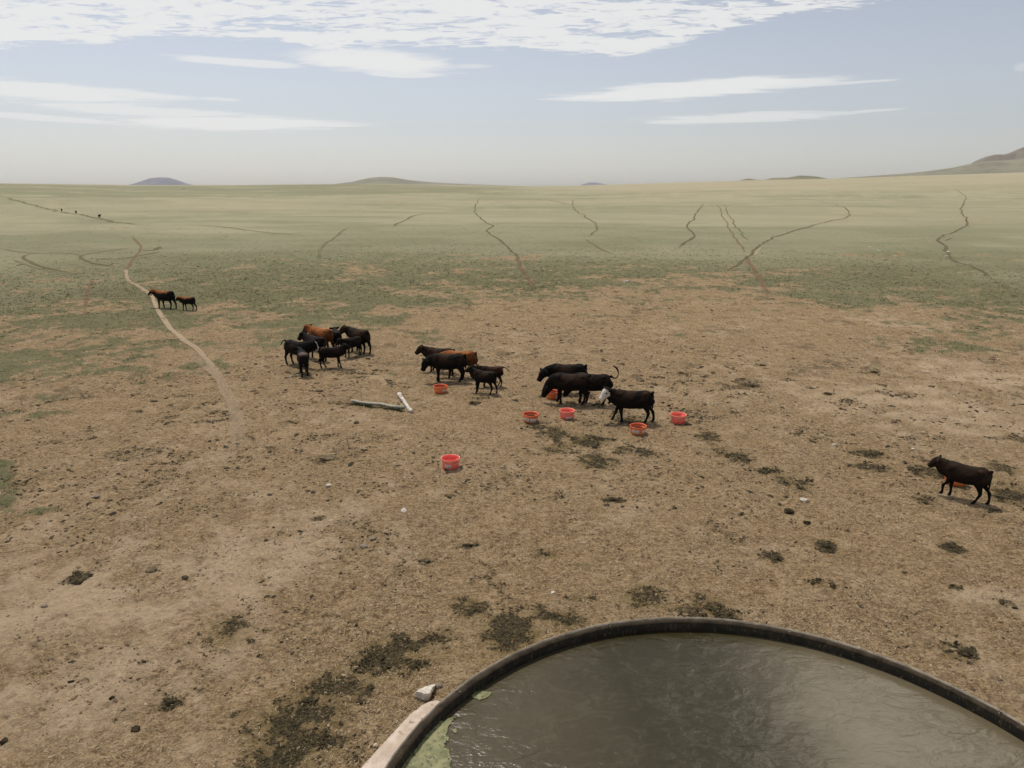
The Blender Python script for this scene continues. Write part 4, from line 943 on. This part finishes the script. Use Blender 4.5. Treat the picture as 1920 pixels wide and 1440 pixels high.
build_cow(661, 668, 228, 1.0, 'small black calf facing left beneath the neck of the cow behind it', 'level', -10, 0, (.0, .04, .03, -.05), coat='black', calf=True, group=G, seed=17)
build_cow(674, 660, 140, 1.25, 'black cow looking left over a calf, rightmost of the left cluster', 'level', 30, 30, (.0, -.05, .05, -.06), tail='down', coat='brown', group=G, seed=18)
# walking away, far left
build_cow(312, 578, 160, 1.25, 'reddish-backed cow walking away along the dirt trail, leading a calf', 'level', 15, 15, (.06, -.06, .05, -.10), coat='redback', face='chin', girth=1.05, group='pair walking away on the trail', seed=19)
build_cow(354, 582, 172, .95, 'small brown-backed calf trailing behind the cow on the left', 'level', 10, 0, (.05, -.04, .04, -.10), coat='redback', calf=True, group='pair walking away on the trail', seed=20)
for i, (px, py, yw, lb) in enumerate([(116, 397, 120, 'tiny black cow far out on the left trail, first of three in line'), (143, 401, 130, 'tiny black cow far out on the left trail, between two others'),
                                     (187, 409, 100, 'tiny black cow far out on the left trail, nearest of three in line'), (345, 355, 170, 'barely visible dark cow at the foot of the distant blue butte')]):
    build_cow(px, py, yw, .85, lb, 'low' if i % 2 else 'level', coat='black', near=False, group='far cattle in the open pasture', seed=30 + i, girth=1.05)

# ------------------------------------------------------------------ feed tubs
def plastic(name, c, c2, rough=.38, trans=.0):
    m, t, bs, out = new_mat(name); P = t.n('ShaderNodeTexCoord').outputs['Object']
    n = t.noise(P, 7, 5, .6); n2 = t.noise(P, 34, 4, .6)
    col = t.mix(t.ss(n, .35, .7), c, c2); col = t.mix(t.m('MULTIPLY', t.ss(n2, .55, .7), .25), col, (.30, .17, .09))
    t.set(bs, 'Base Color', col); t.set(bs, 'Roughness', rough); t.set(bs, 'Subsurface Weight', .08); t.set(bs, 'Subsurface Radius', (.05, .02, .01)); return m
PL = {'orange': plastic('tub_orange', (.62, .16, .030), (.74, .20, .045)), 'rim_o': plastic('tub_rim_orange', (.82, .14, .055), (.90, .19, .085)),
      'pink': plastic('tub_pink', (.84, .13, .095), (.90, .18, .14)), 'rim_p': plastic('tub_rim_pink', (.90, .24, .17), (.93, .34, .24)), 'pin': plastic('tub_pink_inner', (.82, .14, .11), (.90, .19, .15))}
LBL, t_, b_, o_ = new_mat('paper_label'); t_.set(b_, 'Base Color', t_.mix(t_.ss(t_.noise(t_.n('ShaderNodeTexCoord').outputs['Object'], 14, 4, .6), .4, .65), (.72, .68, .62), (.52, .46, .40))); t_.set(b_, 'Roughness', .7)
PRT, t_, b_, o_ = new_mat('label_print'); t_.set(b_, 'Base Color', (.28, .22, .20)); t_.set(b_, 'Roughness', .7)
MOL = stone_mat('molasses_block', (.018, .009, .006), (.05, .022, .012)); SCR, t_, b_, o_ = new_mat('white_scraps'); t_.set(b_, 'Base Color', (.75, .70, .66)); t_.set(b_, 'Roughness', .6)
SOILT = stone_mat('dirt_in_tub', (.20, .12, .08), (.30, .19, .13))
def tub(px, py, label, style='orange', rad=.315, H=.33, fill=.12, labels=(), scraps=False, yaw=0):
    rad *= .89; H *= .86
    p = at(px, py); e = empty('feed_tub', (p.x, p.y, float(gz(np.array([p.x]), np.array([p.y]))[0]) - .006), yaw); tag(e, label, 'feed tub', 'open feed tubs on the bare ground')
    rb = rad * .87; rt = rad * .95; zb = H * .72
    def rr(z): return rb + (rt - rb) * (z / zb) if z < zb else rt + (rad - rt) * (z - zb) / (H - zb)
    body = 'orange' if style == 'orange' else 'pink'
    prof = [(.0001, .0), (rb - .02, 0), (rb, .015), (rr(zb * .5), zb * .5), (rt, zb), (rt - .010, zb + .001), (rr(zb * .5) - .012, zb * .5), (rb - .014, .03), (rb - .03, .02), (.0001, .018)]
    V, Fc = lathe_ring(prof, 56, closed=False); mesh_obj('body', V, Fc, PL[body], parent=e)
    prof = [(rt + .002, zb - .004), (rt + .014, zb + .006), (rt + .016, H - .03), (rad + .008, H - .012), (rad + .012, H), (rad + .002, H + .006), (rad - .012, H - .004), (rt - .002, H - .03), (rt - .008, zb - .004)]
    V, Fc = lathe_ring(prof, 56); mesh_obj('rim', V, Fc, PL['rim_o' if style == 'orange' else 'rim_p'], parent=e)
    # what is left inside
    zf = max(H * fill, .022); rf = rr(min(zf, zb)) - .016; V = []; Fc = []
    for i in range(9):
        for j in range(32):
            a = j / 32 * 2 * math.pi; q = rf * (i / 8); xx, yy = q * math.cos(a), q * math.sin(a)
            V.append((xx, yy, zf + (float(fbm(xx * 9 + px, yy * 9, 7, 3)) - .5) * .05 * (1 - (i / 8) ** 4)))
    for i in range(8):
        for j in range(32): Fc.append((i * 32 + j, (i + 1) * 32 + j, (i + 1) * 32 + (j + 1) % 32, i * 32 + (j + 1) % 32))
    mesh_obj('feed_block' if style == 'orange' else 'tub_floor', V, Fc, MOL if style == 'orange' else PL['pin'], parent=e)
    if scraps:
        for k2, (sx, sy, s1) in enumerate([(-.05, .05, .09), (.09, .02, .07), (.02, -.06, .05)]):
            V = ICO3.copy(); V = V * (1 + n3(V, 1.5, 700 + k2 + px)[:, None] * 1.0); V = V * np.array([s1, s1 * .7, .025]) + np.array([sx, sy, zf + .035]); mesh_obj('feed_scrap', V, ICO3F, SCR, parent=e)
    for (a0, a1, z0, z1) in labels:  # degrees around from the camera side (-Y), heights as fraction of body
        V = []; n = 14
        for i in range(n + 1):
            a = R(-90 + a0 + (a1 - a0) * i / n) - yaw
            for z in (zb * z0, zb * z1): V.append(((rr(z) + .003) * math.cos(a), (rr(z) + .003) * math.sin(a), z))
        Fc = [(2 * i, 2 * i + 2, 2 * i + 3, 2 * i + 1) for i in range(n)]; lb = mesh_obj('label', V, Fc, LBL, parent=e)
        sd = lb.modifiers.new('s', 'SOLIDIFY'); sd.thickness = .002; sd.offset = 0
        V = []; Fc = []
        for row in (.32, .55, .78):
            for (u0, u1) in ((.12, .38), (.45, .85)):
                zc = zb * (z0 + (z1 - z0) * row)
                for uq in np.linspace(u0, u1, 5):
                    a = R(-90 + a0 + (a1 - a0) * uq) - yaw
                    for z in (zc - .006, zc + .006): V.append(((rr(z) + .0058) * math.cos(a), (rr(z) + .0058) * math.sin(a), z))
                b0 = len(V) - 10; Fc += [(b0 + 2 * i, b0 + 2 * i + 2, b0 + 2 * i + 3, b0 + 2 * i + 1) for i in range(4)]
        mesh_obj('print', V, Fc, PRT, parent=lb)
    return e
tub(826, 735, 'orange feed tub with one white label, right in front of the large black cow', labels=[(28, 62, .30, 1.0)], fill=.55)
tub(995, 790, 'orange feed tub with two white labels, leftmost of the row of tubs', labels=[(-62, -16, .30, .98), (-4, 48, .10, .85)], fill=.55)
tub(1036, 747, 'orange feed tub with a cow muzzle in it, farthest back of the row', labels=[(25, 60, .15, .8)], fill=.55)
tub(1063, 782, 'pinkish red feed tub with ragged white scraps inside, between two orange tubs', 'pink', H=.36, rad=.31, labels=[(-12, 40, .12, .55)], scraps=True, fill=.35)
tub(1196, 811, 'orange feed tub with two white labels, just in front of the white-faced cow', labels=[(-58, -2, .35, .95), (22, 62, .25, 1.0)], fill=.55)
tub(1271, 792, 'bright pink feed tub with white scraps inside, rightmost of the row', 'pink', H=.35, scraps=True, fill=.3)
tub(845, 877, 'pink feed tub standing alone, nearest to the tank', 'pink', rad=.31, H=.36, labels=[(-34, 8, .28, .78)], fill=.12)
tub(1790, 905, 'orange feed tub half hidden behind the lone walking calf', fill=.3, H=.25)

# ------------------------------------------------------------------ poles on the ground
def bark(name, c1, c2, cd):
    m, t, bs, out = new_mat(name); P = t.n('ShaderNodeTexCoord').outputs['Object']
    n = t.noise(t.vec(P, (.6, 6, 6)), 4, 5, .6); n2 = t.noise(t.vec(P, (1, 1, 1)), 9, 3, .5)
    c = t.mix(t.ss(n, .35, .65), c1, c2); c = t.mix(t.ss(n2, .58, .63), c, cd)
    t.set(bs, 'Base Color', c); t.set(bs, 'Roughness', .8); t.set(bs, 'Normal', t.n('ShaderNodeBump', inp={'Height': n, 'Distance': .01, 'Strength': .6}).outputs[0]); return m
def pole(p0, p1, r0, r1, mat, label, name, knobs=True, seed=0, z=0, bend=.04, cat='pole'):
    a = at(*p0); b = at(*p1); L = (b - a).length; d = (b - a).normalized(); bm = bmesh.new(); pts = []
    N = 14
    for i in range(N + 1):
        s = i / N; rad = r0 + (r1 - r0) * s
        if knobs and i in (0, 1, N - 1, N): rad *= 1.35 if i in (1, N - 1) else 1.1
        rad *= 1 + (float(vnoise(i * 1.7, seed, 5)) - .5) * .25
        pts.append((Vector(((s - .5) * L, (float(vnoise(i * .5, seed + 3, 9)) - .5) * bend, rad * .8 + (float(vnoise(i * .9, seed, 3)) - .5) * .02)), rad, rad))
    loft(bm, pts, n=14, sub=2)
    if knobs:
        for s, an in ((.25, 1.2), (.62, 1.6), (.45, 2.4)):
            i = int(s * N); c = pts[i][0]; bmesh.ops.create_uvsphere(bm, u_segments=10, v_segments=8, radius=1, matrix=Matrix.Translation(c + Vector((0, math.cos(an), math.sin(an))) * pts[i][1] * .8) @ Matrix.Diagonal((.035, .03, .03, 1)))
    me = bpy.data.meshes.new(name); bm.to_mesh(me); bm.free(); me.shade_smooth(); me.materials.append(mat); o = bpy.data.objects.new(name, me); COL.objects.link(o)
    c = (a + b) / 2; o.location = (c.x, c.y, float(gz(np.array([c.x]), np.array([c.y]))[0]) + z); o.rotation_euler = (0, 0, math.atan2(d.y, d.x)); tag(o, label, cat); return o
WB = bark('white_bark', (.48, .43, .38), (.70, .64, .58), (.12, .09, .07)); GB = bark('weathered_wood', (.34, .33, .25), (.50, .47, .38), (.20, .20, .15))
pole((749, 741), (771, 774), .075, .06, WB, 'short knobbly white pole lying end-on to the viewer beside the grey post', 'wooden_pole', seed=2)
gp = pole((658, 753), (757, 766), .045, .06, GB, 'long weathered greenish-grey post lying on the ground with grass along it', 'wooden_post', knobs=False, seed=5, bend=.12, cat='post')
pole((545, 706), (564, 703), .02, .018, GB, 'thin dark stick on the ground at the hooves of the pink-rumped calf', 'stick', knobs=False, seed=8, cat='stick')
stone(544, 707, 5, 'white', 'tiny white stone at the left end of the thin stick below the left cluster', seed=91)
# grass tufts grown along the post
a = at(658, 756); b = at(757, 769); n = 900; s = rng.random(n) ** .9; dens_ = np.where((s < .45) | (s > .7), 1, .35); kk = rng.random(n) < dens_; s = s[kk]; n = len(s)
X_ = a.x + (b.x - a.x) * s + rng.normal(0, .03, n); Y_ = a.y + (b.y - a.y) * s - .05 - np.abs(rng.normal(0, .08, n)); Z_ = gz(X_, Y_)
V = np.zeros((n, 3, 3)); an = rng.uniform(0, 6.28, n); h_ = rng.uniform(.04, .11, n); wv = rng.uniform(.008, .016, n)
V[:, 0] = np.stack([X_ + wv * np.cos(an), Y_ + wv * np.sin(an), Z_ - .01], -1); V[:, 1] = np.stack([X_ - wv * np.cos(an), Y_ - wv * np.sin(an), Z_ - .01], -1); V[:, 2] = np.stack([X_ - np.sin(an) * h_ * .5, Y_ + np.cos(an) * h_ * .5, Z_ + h_], -1)
o = fast_mesh('grass', V.reshape(-1, 3), np.arange(n * 3).reshape(-1, 3), GRASS_MAT, False, 3); c = np.array([[.055, .075, .032]]) * rng.uniform(.6, 1.4, (n, 1)); add_col(o.data, 'tint', np.repeat(np.c_[c, np.ones(n)], 3, 0))
tag(o, 'dark green grass grown along the camera side of the weathered post', 'grass', kind='stuff')

# ------------------------------------------------------------------ air
HAZE = 3.8e-5
bm = bmesh.new(); bmesh.ops.create_cube(bm, size=1, matrix=Matrix.Translation((0, 0, 185)) @ Matrix.Diagonal((27000, 27000, 450, 1)))
me = bpy.data.meshes.new('haze'); bm.to_mesh(me); bm.free(); hz = bpy.data.objects.new('haze', me); COL.objects.link(hz)
m = bpy.data.materials.new('haze'); m.use_nodes = True; t = NT(m.node_tree); out = t.n('ShaderNodeOutputMaterial')
pv = t.n('ShaderNodeVolumePrincipled', inp={'Color': (.90, .95, 1.0), 'Density': HAZE, 'Anisotropy': .5}); t.t.links.new(pv.outputs[0], out.inputs['Volume']); me.materials.append(m)
tag(hz, 'thin pale haze that fades the far hills', 'haze', kind='stuff')
